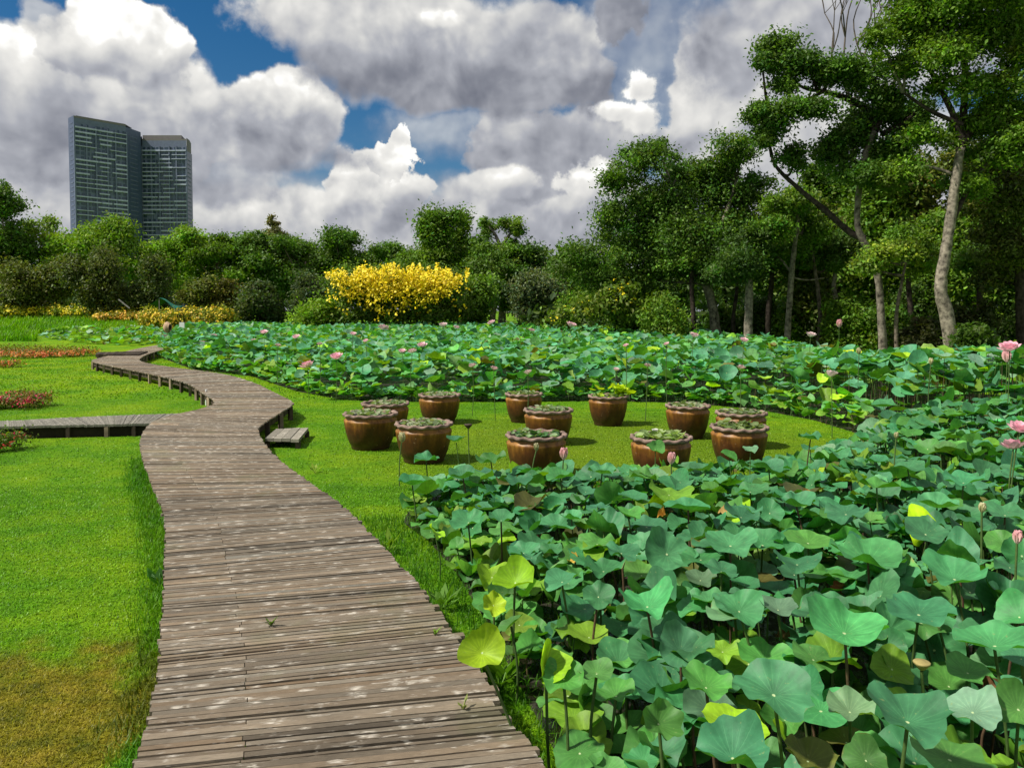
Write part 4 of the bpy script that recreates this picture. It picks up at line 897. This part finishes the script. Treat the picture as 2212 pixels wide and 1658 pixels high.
# --- tree line behind the garden
GT = 'trees behind the garden'
for a in [('dark green tree filling between the brown conifer and the flat trees',610,505,80,84,11000,G2,'flat'),('mid-green tree between the lower tower and the dark flat-topped trees',430,510,70,82,10000,G3,'round'),('low dark tree behind the tall shrub beside the yellow bush',700,520,90,86,10000,G1,'flat'),('mid-green tree behind the tall central trees',970,500,80,72,11000,G2,'round'),('green tree closing the gap right of the forked tree',1180,535,70,66,10000,G2,'round'),('dark leafy tree at the far left border',15,408,62,70,13000,G1,'round'),('yellow-green tree left of the tower foot',105,478,46,74,8000,G6,'round'),('bright green round tree in front of the left tower',232,462,84,72,16000,G3,'round'),('bright green tree below the right tower',372,486,70,74,12000,G3,'round'),
          ('dark layered tree right of the tower trees',470,498,66,74,9000,G2,'flat'),('dark green flat-topped tree, left of the brown conifer',545,494,60,76,9000,G1,'flat'),('wide flat-crowned tree above the dark shrubs',650,494,76,76,11000,G1,'flat'),('wide dark flat-crowned tree left of the yellow bush',740,492,80,78,12000,G1,'flat'),
          ('dark flat-crowned tree above the yellow bush',835,492,74,78,12000,G1,'flat'),('green tree beside the tall tree above the yellow bush',895,540,60,68,8000,G2,'round'),('tall green tree with high left crown, centre of tree line',948,450,56,66,12000,G2,'round'),('tall tree with small round side crown, centre of tree line',1000,462,40,68,7000,G2,'round'),
          ('rounded bright green tree right of the forked tree',1135,528,58,62,9000,(.055,.12,.012),'round'),('dark tree below the forked bare limbs',1060,525,74,60,8000,G1,'round'),('dark green tree joining the wood',1215,545,54,56,8000,G1,'round')]:
    lb, u, vt, hw, Y, n, col, sty = a
    auto_tree('garden_tree', lb, u, vt, hw*1.12, Y, n, .32, col, MIDB, sty, None, GT, tr=.25)
auto_tree('conifer', 'brownish pointed conifer tip rising over the tree line', 595, 466, 40, 82, 5000, .3, (.17, .17, .06), MIDB, 'cone', 560, GT, tr=.2)
tree_px('forked_tree', 'tree with pale forked bare limb and thin leafy top, centre of tree line', 62, [[(1085,760,.3),(1083,600,.25),(1083,560,.22),(1080,530,.2)], [(1081,535,.16),(1068,505,.12),(1050,485,.06)], [(1081,535,.16),(1098,510,.12),(1115,490,.06)]],
 [(1056,490,24,16),(1105,490,26,16),(1085,484,22,12),(1044,478,10,8),(1120,505,14,18),(1050,515,18,16),(1112,530,20,20),(1060,545,26,20),(1095,560,30,20)], 6500, .3, G2, PALEB, GT, shell=.1)
# shrubs in front of the tree line
GS = 'clipped shrubs at the edge of the garden'
for a in [('dark round shrub with trunk at the far left',48,548,52,54,9000,G5),('olive shrub between the two dark left shrubs',122,540,42,55,8000,G5),('large dark round shrub below the left tower',208,535,58,53,11000,(.080,.105,.020)),('dark round shrub beside the green tarp',330,552,44,54,8000,(.074,.104,.020)),
          ('olive shrub right of the green tarp',428,588,46,52,7000,G5),('small yellowish shrub in the shrub row',494,592,30,52,4500,(.10,.10,.015)),('dark round shrub behind the yellow flower hedge',560,592,50,49,8000,(.060,.094,.020)),('tall grey-green shrub left of the yellow bush',665,570,58,51,9000,(.066,.098,.030)),
          ('low light green shrub before the yellow bush',678,648,58,44,6000,G3),('dark shrub at the right foot of yellow bush',1020,590,52,48,8000,G2),('pale grey-green feathery shrub right of the yellow bush',1165,572,66,46,11000,(.10,.135,.055)),('bright green shrub joining the wood edge',1250,620,44,44,6000,G2)]:
    lb, u, vt, hw, Y, n, col = a
    auto_tree('shrub', lb, u, vt, hw, Y, n, .22, col, DARKB, 'bush', 690, GS, 'shrub', tr=.09)
# far-off wood closing the view
mb_b = []
for x in np.arange(-140, 130, 5.5):
    y = 100+rng.normal(0, 4); mb_b.append(((x, y, 4.5+rng.normal(0, .8)), (5, 4, 4.2))); mb_b.append(((x, y-6, 3.0), (4, 2, 2.2)))
for x in np.arange(2, 60, 4.0): mb_b.append(((x, 62+rng.normal(0, 2), 3+rng.normal(0, .5)), (3.2, 2.6, 3.2)))
for x in np.arange(3, 46, 2.6): mb_b.append(((x, 44+rng.normal(0, 1.5), 1.0), (2.4, 1.5, 1.5)))
tag(cloud_leaves(mb_b, 210000, .5, (.036, .070, .014), csize=.26).build('distant_wood', m_fol), 'far dark wood closing the view behind the garden trees', 'wood', None, 'stuff')

# --- flowering things
YEL, YEL2, RED, ORG = (.86, .68, .005), (.87, .74, .012), (.62, .02, .07), (.70, .17, .02)
def flowered(name, label, cat, bl, n, size, col, nf, fs, fcols, top=.15, group=None, ground=None, up=.75):
    g = np.mean([b_[0] for b_ in bl], axis=0); g0 = float(T(g[0], g[1])) if ground is None else ground
    o = thing(name, label, cat, (g[0], g[1], g0), group); L_ = np.array(o.location)
    cloud_leaves(bl, n, size, col, shell=.15).build('foliage', m_fol, o, L_)
    V, C = [], []; w = np.array([b_[1][0]*b_[1][1] for b_ in bl]); w = w/w.sum()
    for _ in range(nf):
        c, r = bl[rng.choice(len(bl), p=w)]; d = rng.normal(size=3); d /= np.linalg.norm(d); d[2] = abs(d[2])*(1-top)+rng.uniform(-top, top)
        p = np.array(c)+d*np.array(r)*rng.uniform(.9, 1.18); colr = np.array(fcols[int(rng.integers(len(fcols)))])*rng.uniform(.75, 1.15)
        for q in range(3):
            nr = d+np.array([0, -.4, .4])+rng.normal(0, .6, 3); nr /= np.linalg.norm(nr); t1 = np.cross(nr, rng.normal(size=3)); t1 /= np.linalg.norm(t1); t2 = np.cross(nr, t1); s_ = fs*rng.uniform(.6, 1.2); pp = p+rng.normal(0, fs*.45, 3)
            V.append([pp-t1*s_*.5, pp-t2*s_*.4, pp+t1*s_*.5, pp+t2*s_*.4]); C.append([colr]*4)
    mb = MB(); V = np.array(V).reshape(-1, 3); mb.add(V, np.arange(len(V)).reshape(-1, 4), None, np.array(C).reshape(-1, 3)); f = mb.build('flowers', m_bloom, o, L_); tag(f, kind='stuff')
    return o
Yb = 45; B = []
for (u, v, ru, rv) in [(745,612,46,40),(800,610,54,36),(860,606,56,36),(920,606,54,34),(965,608,40,32),(780,650,60,44),(860,650,70,46),(940,645,60,40),(760,684,50,24),(820,686,50,24),(880,686,50,24),(940,684,50,24),(985,676,40,28)]:
    B.append((atY(u, v, Yb+rng.uniform(-1, 1)), (ru*Yb/FV, 1.3, rv*Yb/FV)))
oy = flowered('flowering_bush', 'large bush covered in bright yellow blooms before the tree line', 'bush', B, 26000, .2, (.090, .155, .014), 10, .16, [YEL], .1)
V, C = [], []
for _ in range(2100):
    u = np.clip(rng.normal(858, 82), 708, 1008) if rng.random() < .5 else rng.uniform(716, 1000); v = 582+abs(rng.normal(0, 38))+12*(abs(u-858)/150)**2.5+6*sin(u*.11)+5*sin(u*.31)+rng.normal(0, 5)
    if v > 590+92*max(0, sin(pi*(u-698)/315))**.8 and rng.random() < .88: continue
    p = atY(u, v, Yb-2.3+rng.uniform(-.3, 1.5)); colr = np.array([YEL, YEL2, (.86, .66, .004)][int(rng.integers(3))])*rng.uniform(.8, 1.15)
    for q in range(3):
        nr = np.array([-.3, -.6, .6])+rng.normal(0, .6, 3); nr /= np.linalg.norm(nr); t1 = np.cross(nr, rng.normal(size=3)); t1 /= np.linalg.norm(t1); t2 = np.cross(nr, t1); s_ = .16*rng.uniform(.6, 1.3); pp = p+rng.normal(0, .08, 3)
        V.append([pp-t1*s_*.5, pp-t2*s_*.4, pp+t1*s_*.5, pp+t2*s_*.4]); C.append([colr]*4)
old = [c for c in oy.children if c.name.startswith('flowers')][0]; bpy.data.objects.remove(old)
mb = MB(); V = np.array(V).reshape(-1, 3); mb.add(V, np.arange(len(V)).reshape(-1, 4), None, np.array(C).reshape(-1, 3)); tag(mb.build('flowers', m_bloom, oy, np.array(oy.location)), kind='stuff')
def bedline(u0, u1, vb, n_, hgt, dep, jit=.3, vslope=0):
    out = []
    for u in np.linspace(u0, u1, n_):
        p = atT(u, vb+vslope*(u-u0)); out.append((p+np.array([0, rng.normal(0, dep*.3), hgt*.45]), (abs(u1-u0)/n_*p[1]/FV*.75, dep, hgt*(.5+rng.uniform(-.1, .1)))))
    return out
flowered('flower_hedge', 'thick hedge of golden yellow flowers left of the lotus', 'flower hedge', bedline(325, 490, 716, 9, 1.5, .9), 14000, .15, (.19, .21, .015), 1000, .15, [(.80, .58, .012), (.82, .64, .015), (.70, .44, .02)], .5)
flowered('flower_strip', 'loose strip of yellow flowers under the left shrubs', 'flower strip', bedline(-20, 300, 692, 12, 1.1, .8), 11000, .15, (.20, .25, .012), 800, .16, [YEL, YEL2], .3)
flowered('flower_strip', 'band of mixed orange and yellow flowers left of golden hedge', 'flower strip', bedline(215, 330, 700, 6, .8, .7), 6000, .15, (.20, .20, .015), 420, .15, [(.80, .40, .02), (.84, .55, .02)], .4)
flowered('flower_bed', 'bed of low orange flowers on the far left lawn', 'flower bed', bedline(-80, 165, 768, 9, .32, 1.4, vslope=.01), 9000, .08, (.14, .15, .015), 1500, .075, [ORG, (.62, .28, .03), (.60, .12, .03)], .3)
flowered('flower_bed', 'bed of crimson flowers on the lawn above the side walkway', 'flower bed', bedline(-120, 78, 884, 8, .3, .5, vslope=-.02), 7000, .05, (.13, .14, .02), 420, .05, [RED, (.60, .015, .10), (.5, .05, .04)], .25)
flowered('flower_bed', 'small clump of red flowers on lawn below the side walkway', 'flower bed', bedline(-110, 18, 980, 6, .26, .3, vslope=-.05), 3500, .045, (.09, .15, .015), 70, .045, [RED, (.62, .06, .04)], .25)
flowered('flower_bed', 'tiny orange tuft at the left border of the lawn', 'flower bed', bedline(-60, 14, 795, 3, .28, .5), 1200, .07, (.14, .14, .015), 120, .06, [ORG], .25)
B = []
for (u, v, ru, rv) in [(1215,690,28,26),(1265,672,30,30),(1310,668,40,36),(1370,676,40,34),(1420,672,36,36),(1460,690,24,22),(1340,640,34,30)]: B.append((atY(u, v, 33), (ru*33/FV, .7, rv*33/FV)))
flowered('flowering_shrub', 'loose leafy shrub with sparse yellow flowers behind the far lotus', 'shrub', B, 5500, .2, (.11, .17, .015), 60, .13, [YEL, YEL2], .2)
# tall bright grass on the far left lawn
P = []
for _ in range(15000):
    u = rng.uniform(-60, 345); v = rng.uniform(692, 722 if u > 80 else 738); p = atT(u, v); P.append(p[:2])
P = np.array(P); blades('meadow_grass', P, .42, .045, np.array([1.15, 1.2, .8]), .4)

# --- tarp, sign, jar, pole far left
m_tarp = simple('teal_tarp', (.01, .16, .10), .5, 3, .25, .4, False, .3)
c = atY(355, 650, 51); mb = MB(); nx_, ny_ = 10, 8; vv = []
for i in range(nx_+1):
    for j in range(ny_+1):
        a, b_ = i/nx_*2-1, j/ny_; vv.append(c+np.array([a*1.0, b_*1.6-.8, .65*(1-abs(a))**.9*(1-.4*b_)-.45+.08*sin(5*a+3*b_)]))
q = [[i*(ny_+1)+j, (i+1)*(ny_+1)+j, (i+1)*(ny_+1)+j+1, i*(ny_+1)+j+1] for i in range(nx_) for j in range(ny_)]
mb.add(vv, q); base_ = (c[0], c[1], float(T(c[0], c[1]))); mb.add(np.array(vv)-np.array([0, 0, .012]), [x[::-1] for x in q])
o = thing('tarp', 'teal green tarp slung low between the left shrubs', 'tarp', base_); mb.build('sheet', m_tarp, o, base_, True)
for dx in (-1.0, 0, 1.0):
    mb = MB(); mb.tube([[c[0]+dx, c[1]-.75, base_[2]-.05], [c[0]+dx, c[1]-.75, c[2]+(.18 if dx == 0 else -.42)]], .03, 6); mb.build('pole', m_grey, o, base_)
p = atY(393, 722, 38); g0 = float(T(p[0], p[1])); o = thing('sign', 'small blank white sign on a thin stake before the golden hedge', 'sign', (p[0], p[1], g0))
mb = MB(); q = atY(393, 706, 38); mb.box((0, 0, q[2]-g0), (.25, .02, .46)); mb.build('panel', m_white, o)
mb = MB(); mb.tube([[0, .03, -.05], [0, .03, q[2]-g0]], .015, 6); mb.build('stake', m_grey, o)
m_jar = simple('pale_clay', (.36, .25, .16), .8, 8, .3, .2, False, .2); m_dark = simple('jar_inside', (.03, .018, .012), .9, 8, .3, .1, False, 0)
p = atY(361, 707, 38); g0 = float(T(p[0], p[1])); o = thing('clay_jar', 'round pale clay jar tipped on its side before the golden hedge', 'jar', (p[0], p[1], g0))
prof = [(a_*.78, b_*.78) for a_, b_ in [(.001, -.32), (.2, -.3), (.33, -.15), (.37, .02), (.32, .18), (.23, .27), (.25, .33), (.21, .33), (.19, .27)]]
def onside(vv, th): 
    out = vv.copy(); out[..., 0] = vv[..., 2]*.8+vv[..., 0]*.0; out[..., 2] = -vv[..., 0]; out[..., 1] = vv[..., 1]-.45*vv[..., 2]; return out
hz = max(.36, p[2]-g0); mb = MB(); mb.lathe(prof, 24, (0, 0, hz), onside); mb.build('body', m_jar, o, None, True)
mb = MB(); mb.lathe([(.15, .21), (.10, .16), (.001, .14)], 24, (0, 0, hz), onside); mb.build('mouth', m_dark, o, None, True)
if hz > .4: mb = MB(); mb.box((0, 0, (hz-.36)/2), (.5, .4, hz-.36)); mb.build('plinth', m_grey, o)
a, b_ = atY(256, 647, 50), atY(280, 666, 50); mb = MB(); mb.tube([a, b_], .05, 6); tag(mb.build('leaning_pole', m_grey, None, b_), 'pale pole leaning against the dark shrubs near the tarp', 'pole')

# --- weeds on and beside the boardwalk
def weed(label, p, n_, h_, col, nm='weed'):
    o = thing(nm, label, 'weed', p); mb = MB(); ms = MB()
    for i in range(n_):
        a = rng.uniform(0, 2*pi); l_ = h_*rng.uniform(.5, 1.1); tip = np.array([cos(a)*l_*.6, sin(a)*l_*.6, l_*rng.uniform(.35, 1)]); w = np.array([-sin(a), cos(a), 0])*h_*.14
        ms.tube([[0, 0, 0], tip*.5+np.array([0, 0, .1*h_]), tip*.8], .003, 4, col=col, cap=False)
        mb.add([tip*.45, tip*.72+w, tip*1.15, tip*.72-w], [[0, 1, 2, 3]], None, np.array(col)*rng.uniform(.7, 1.3))
    ms.build('stems', m_stem, o); mb.build('leaves', m_fol, o)
for lb, u, v, z, n_, h_, col in [('small green sprig lying on the boardwalk planks',585,1350,DZ,9,.06,(.12,.2,.03)),('tiny weed at the boardwalk edge by the gap',940,1370,DZ,6,.05,(.14,.26,.02)),('leafy weed sprouting from the boardwalk edge near the lime leaf',1080,1490,.0,16,.30,(.10,.22,.02)),
   ('yellow-green weed at the edge of the boardwalk below the jars',840,1190,.02,9,.16,(.15,.26,.02)),('weed tuft growing under the left boardwalk edge',345,1270,.0,10,.22,(.05,.16,.02)),('pale flat sprig on the planks near the bottom',1000,1530,DZ,8,.05,(.2,.24,.06)),('green weed at the boardwalk edge beside the rough grass',955,1315,.0,10,.2,(.09,.2,.02)),
   ('broad light weed blade on the lawn right of boardwalk',680,1022,.0,5,.16,(.25,.34,.04)),('weed under the far boardwalk posts',405,845,.0,8,.25,(.2,.3,.05))]:
    weed(lb, at(u, v, z), n_, h_, col)
# dry dead leaves among the lotus
m_dry = simple('dry_leaf', (1, 1, 1), .8, 20, .4, .15)
DL = [(1290,1215,.3,'orange curled dead leaf',(.42,.20,.05)),(1815,1275,.42,'rust-red curled dead leaf',(.24,.085,.03)),(1900,1300,.36,'tan withered leaf',(.30,.18,.07)),(1560,1110,.45,'pale yellow curled dead leaf',(.40,.28,.10)),(1690,1380,.25,'brown hanging dead leaf',(.13,.07,.03)),(1745,1070,.45,'golden dried pod leaf',(.45,.30,.08)),(2130,1480,.35,'dark brown hanging dead leaf',(.12,.06,.025)),(1240,1212,.35,'yellow dead leaf',(.5,.33,.06)),(1540,1310,.3,'ochre dead leaf',(.32,.20,.03)),(1430,1115,.42,'orange-yellow dead leaf',(.5,.28,.05)),(1160,1100,.3,'brown crumpled leaf',(.18,.09,.03))]
for u, v, z, lb, col in DL:
    p = at(u, v, z); n1 = 1; Rr = np.array([.042]); Vt, q, t3, uq, ut = leaf_geo(np.zeros((1, 3)), Rr, rng.uniform(.3, 1.1, 1), rng.uniform(0, 6, 1), np.array([.3]), np.array([.3]), np.array([.25]), np.array([.6]), rng.uniform(0, 6, (1, 4)), 4, 20)
    o = thing('dead_leaf', lb+' on a bent stalk among the lotus', 'dead leaf', (p[0], p[1], 0), 'dead leaves among the lotus'); mb = MB(); mb.add(Vt[0]+np.array([0, 0, z]), q, t3, col); mb.build('blade', m_dry, o, None, True)
    mb = MB(); mb.tube(catmull([[.03, .02, -.03], [.04, 0, z*.6], [0, 0, z]], 4), .005, 5, col=(.12, .07, .03), cap=False); mb.build('stem', m_stem, o, None, True)

# ------------------------------------------------------------------ the towers
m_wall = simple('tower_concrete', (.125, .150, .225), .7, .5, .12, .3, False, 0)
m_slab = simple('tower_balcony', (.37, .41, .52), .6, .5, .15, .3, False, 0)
m_side = simple('tower_shaded_cladding', (.05, .075, .13), .35, .5, .2, .5, False, 0)  # tower side faces in a darker colour that stands in for their shade
m_roof = simple('tower_parapet', (.16, .15, .145), .7, .5, .1, .3, False, 0)
m_win, t, b, o = mat('tower_glass'); b.inputs['Base Color'].default_value = (.04, .065, .095, 1); b.inputs['Roughness'].default_value = .18
FH = 2.95
def prism(mb, poly, z0, z1):
    n = len(poly); P = [[x, y, z0] for x, y in poly]+[[x, y, z1] for x, y in poly]
    cb, ct = np.mean(P[:n], axis=0), np.mean(P[n:], axis=0); P += [list(cb), list(ct)]
    mb.add(P, [[i, (i+1) % n, n+(i+1) % n, n+i] for i in range(n)], [[(i+1) % n, i, 2*n] for i in range(n)]+[[n+i, n+(i+1) % n, 2*n+1] for i in range(n)])
def tower(label, A, Bp, side0, side1, back, top, name='apartment_tower'):
    A, Bp = np.array(A[:2]), np.array(Bp[:2]); c = (A+Bp)/2; o = thing(name, label, 'tower block', (c[0], c[1], 0)); L_ = np.array(o.location)
    d = (Bp-A); ln = np.linalg.norm(d); d /= ln; nrm = np.array([d[1], -d[0]])
    bk = c/np.linalg.norm(c)*back
    mb = MB(); prism(mb, [A, Bp, Bp+bk, A+bk], -2, top); mb.build('wall', m_wall, o, L_)
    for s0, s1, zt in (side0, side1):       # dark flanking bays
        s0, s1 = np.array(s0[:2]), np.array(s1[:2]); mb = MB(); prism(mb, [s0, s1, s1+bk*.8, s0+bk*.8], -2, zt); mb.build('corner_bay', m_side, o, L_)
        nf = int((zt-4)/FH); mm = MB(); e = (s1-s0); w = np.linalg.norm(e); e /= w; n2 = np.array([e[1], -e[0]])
        for k in range(nf):
            q = s0+e*w*.5+n2*.05; mm.box((q[0], q[1], 3+k*FH), (w*.5, .3, .55), math.atan2(e[1], e[0]))
        tag(mm.build('ledges', m_wall, o, L_), kind='stuff')
    rz = math.atan2(d[1], d[0]); nf = int((top-5)/FH); nb = 10; bw_ = ln/nb
    r2 = np.random.default_rng(int(top)); wins, bals = [], []
    A0_ = A
    for k in range(nf-1, -1, -1):
        z = 2.5+k*FH
        for j in range(nb):
            if r2.random() < .12: continue
            q = A+d*(bw_*(j+.5))+nrm*.12; wins.append((q[0], q[1], z+1.5, bw_*r2.choice([.35, .55, .8], p=[.25, .35, .4])))
        runs = [(0, r2.uniform(.25, .5)), (r2.uniform(.3, .5), r2.uniform(.6, .8)), (r2.uniform(.66, .8), 1.0)]
        done = 0
        for a0, a1 in runs:
            a0 = max(a0, done+.01)
            if a1-a0 < .05 or r2.random() < .2: continue
            q = A+d*ln*(a0+a1)/2+nrm*.55; bals.append(((q[0], q[1], z+r2.uniform(-.05, .05)), (ln*(a1-a0), 1.3, r2.choice([.5, .8, 1.05])))); done = a1
    wins.sort(key=lambda w: -w[2])
    for bz in bals[:100]:
        mb = MB(); mb.box(bz[0], bz[1], rz); mb.build('balcony', m_slab, o, L_)
    if len(bals) > 100:
        mb = MB()
        for bz in bals[100:]: mb.box(bz[0], bz[1], rz)
        tag(mb.build('balconies', m_slab, o, L_), kind='stuff')
    for w in wins[:100]:
        mb = MB(); mb.box(w[:3], (w[3], .2, 1.9), rz); mb.build('window', m_win, o, L_)
    mb = MB()
    for w in wins[100:]: mb.box(w[:3], (w[3], .2, 1.9), rz)
    tag(mb.build('windows', m_win, o, L_), kind='stuff')
    for f in (.0, .22, .40, .62, .78, 1.0):
        mb = MB(); q = A+d*ln*f+nrm*.5; mb.box((q[0], q[1], top/2-3), (.9, 1.0, top-2), rz); mb.build('pilaster', m_wall, o, L_)
    mb = MB(); prism(mb, [A-nrm*.1, Bp-nrm*.1, Bp+bk*.97, A+bk*.97], top, top+1.2); mb.build('parapet', m_roof, o, L_)
    return o, A, Bp, d, nrm, ln, L_, rz
zt = lambda v, Y: atY(300, v, Y)[2]
o, A, Bp, d, nrm, ln, L_, rz = tower('taller blue-grey apartment tower with slanting skyline, left of the pair', atY(160, 300, 500), atY(272, 300, 524), (atY(148, 300, 509), atY(160.5, 300, 501.5), zt(249, 501)), (atY(271, 300, 525), atY(304, 300, 541), zt(283, 537)), 30, zt(254, 500))
mb = MB(); prism(mb, [A+d*1.5-nrm*.5, A+d*ln*.99-nrm*.5, A+d*ln*.99+np.array([-1.5, 12]), A+d*2+np.array([-1.5, 12])], zt(254, 500)+1.2, zt(248.5, 500)); mb.build('roof_block', m_roof, o, L_)
o, A, Bp, d, nrm, ln, L_, rz = tower('lower blue-grey apartment tower with flat top, right of the pair', atY(306, 300, 546), atY(402, 300, 546), (atY(300, 300, 551), atY(306.5, 300, 547), zt(294, 546)), (atY(401.5, 300, 547), atY(414, 300, 562), zt(328, 552)), 28, zt(304, 546))
X0, X1 = atY(308, 300, 548), atY(392, 300, 548); mb = MB(); prism(mb, [X0[:2], X1[:2], X1[:2]+np.array([-3, 14]), X0[:2]+np.array([-3, 14])], zt(304, 546)+1.2, zt(292.5, 548)); mb.build('roof_block', m_roof, o, L_)
X0, X1 = atY(402.5, 300, 549), atY(409, 300, 557); mb = MB(); prism(mb, [X0[:2], X1[:2], X1[:2]+np.array([-3, 10]), X0[:2]+np.array([-3, 10])], zt(328, 552), zt(300, 552)); mb.build('roof_tank', m_roof, o, L_)
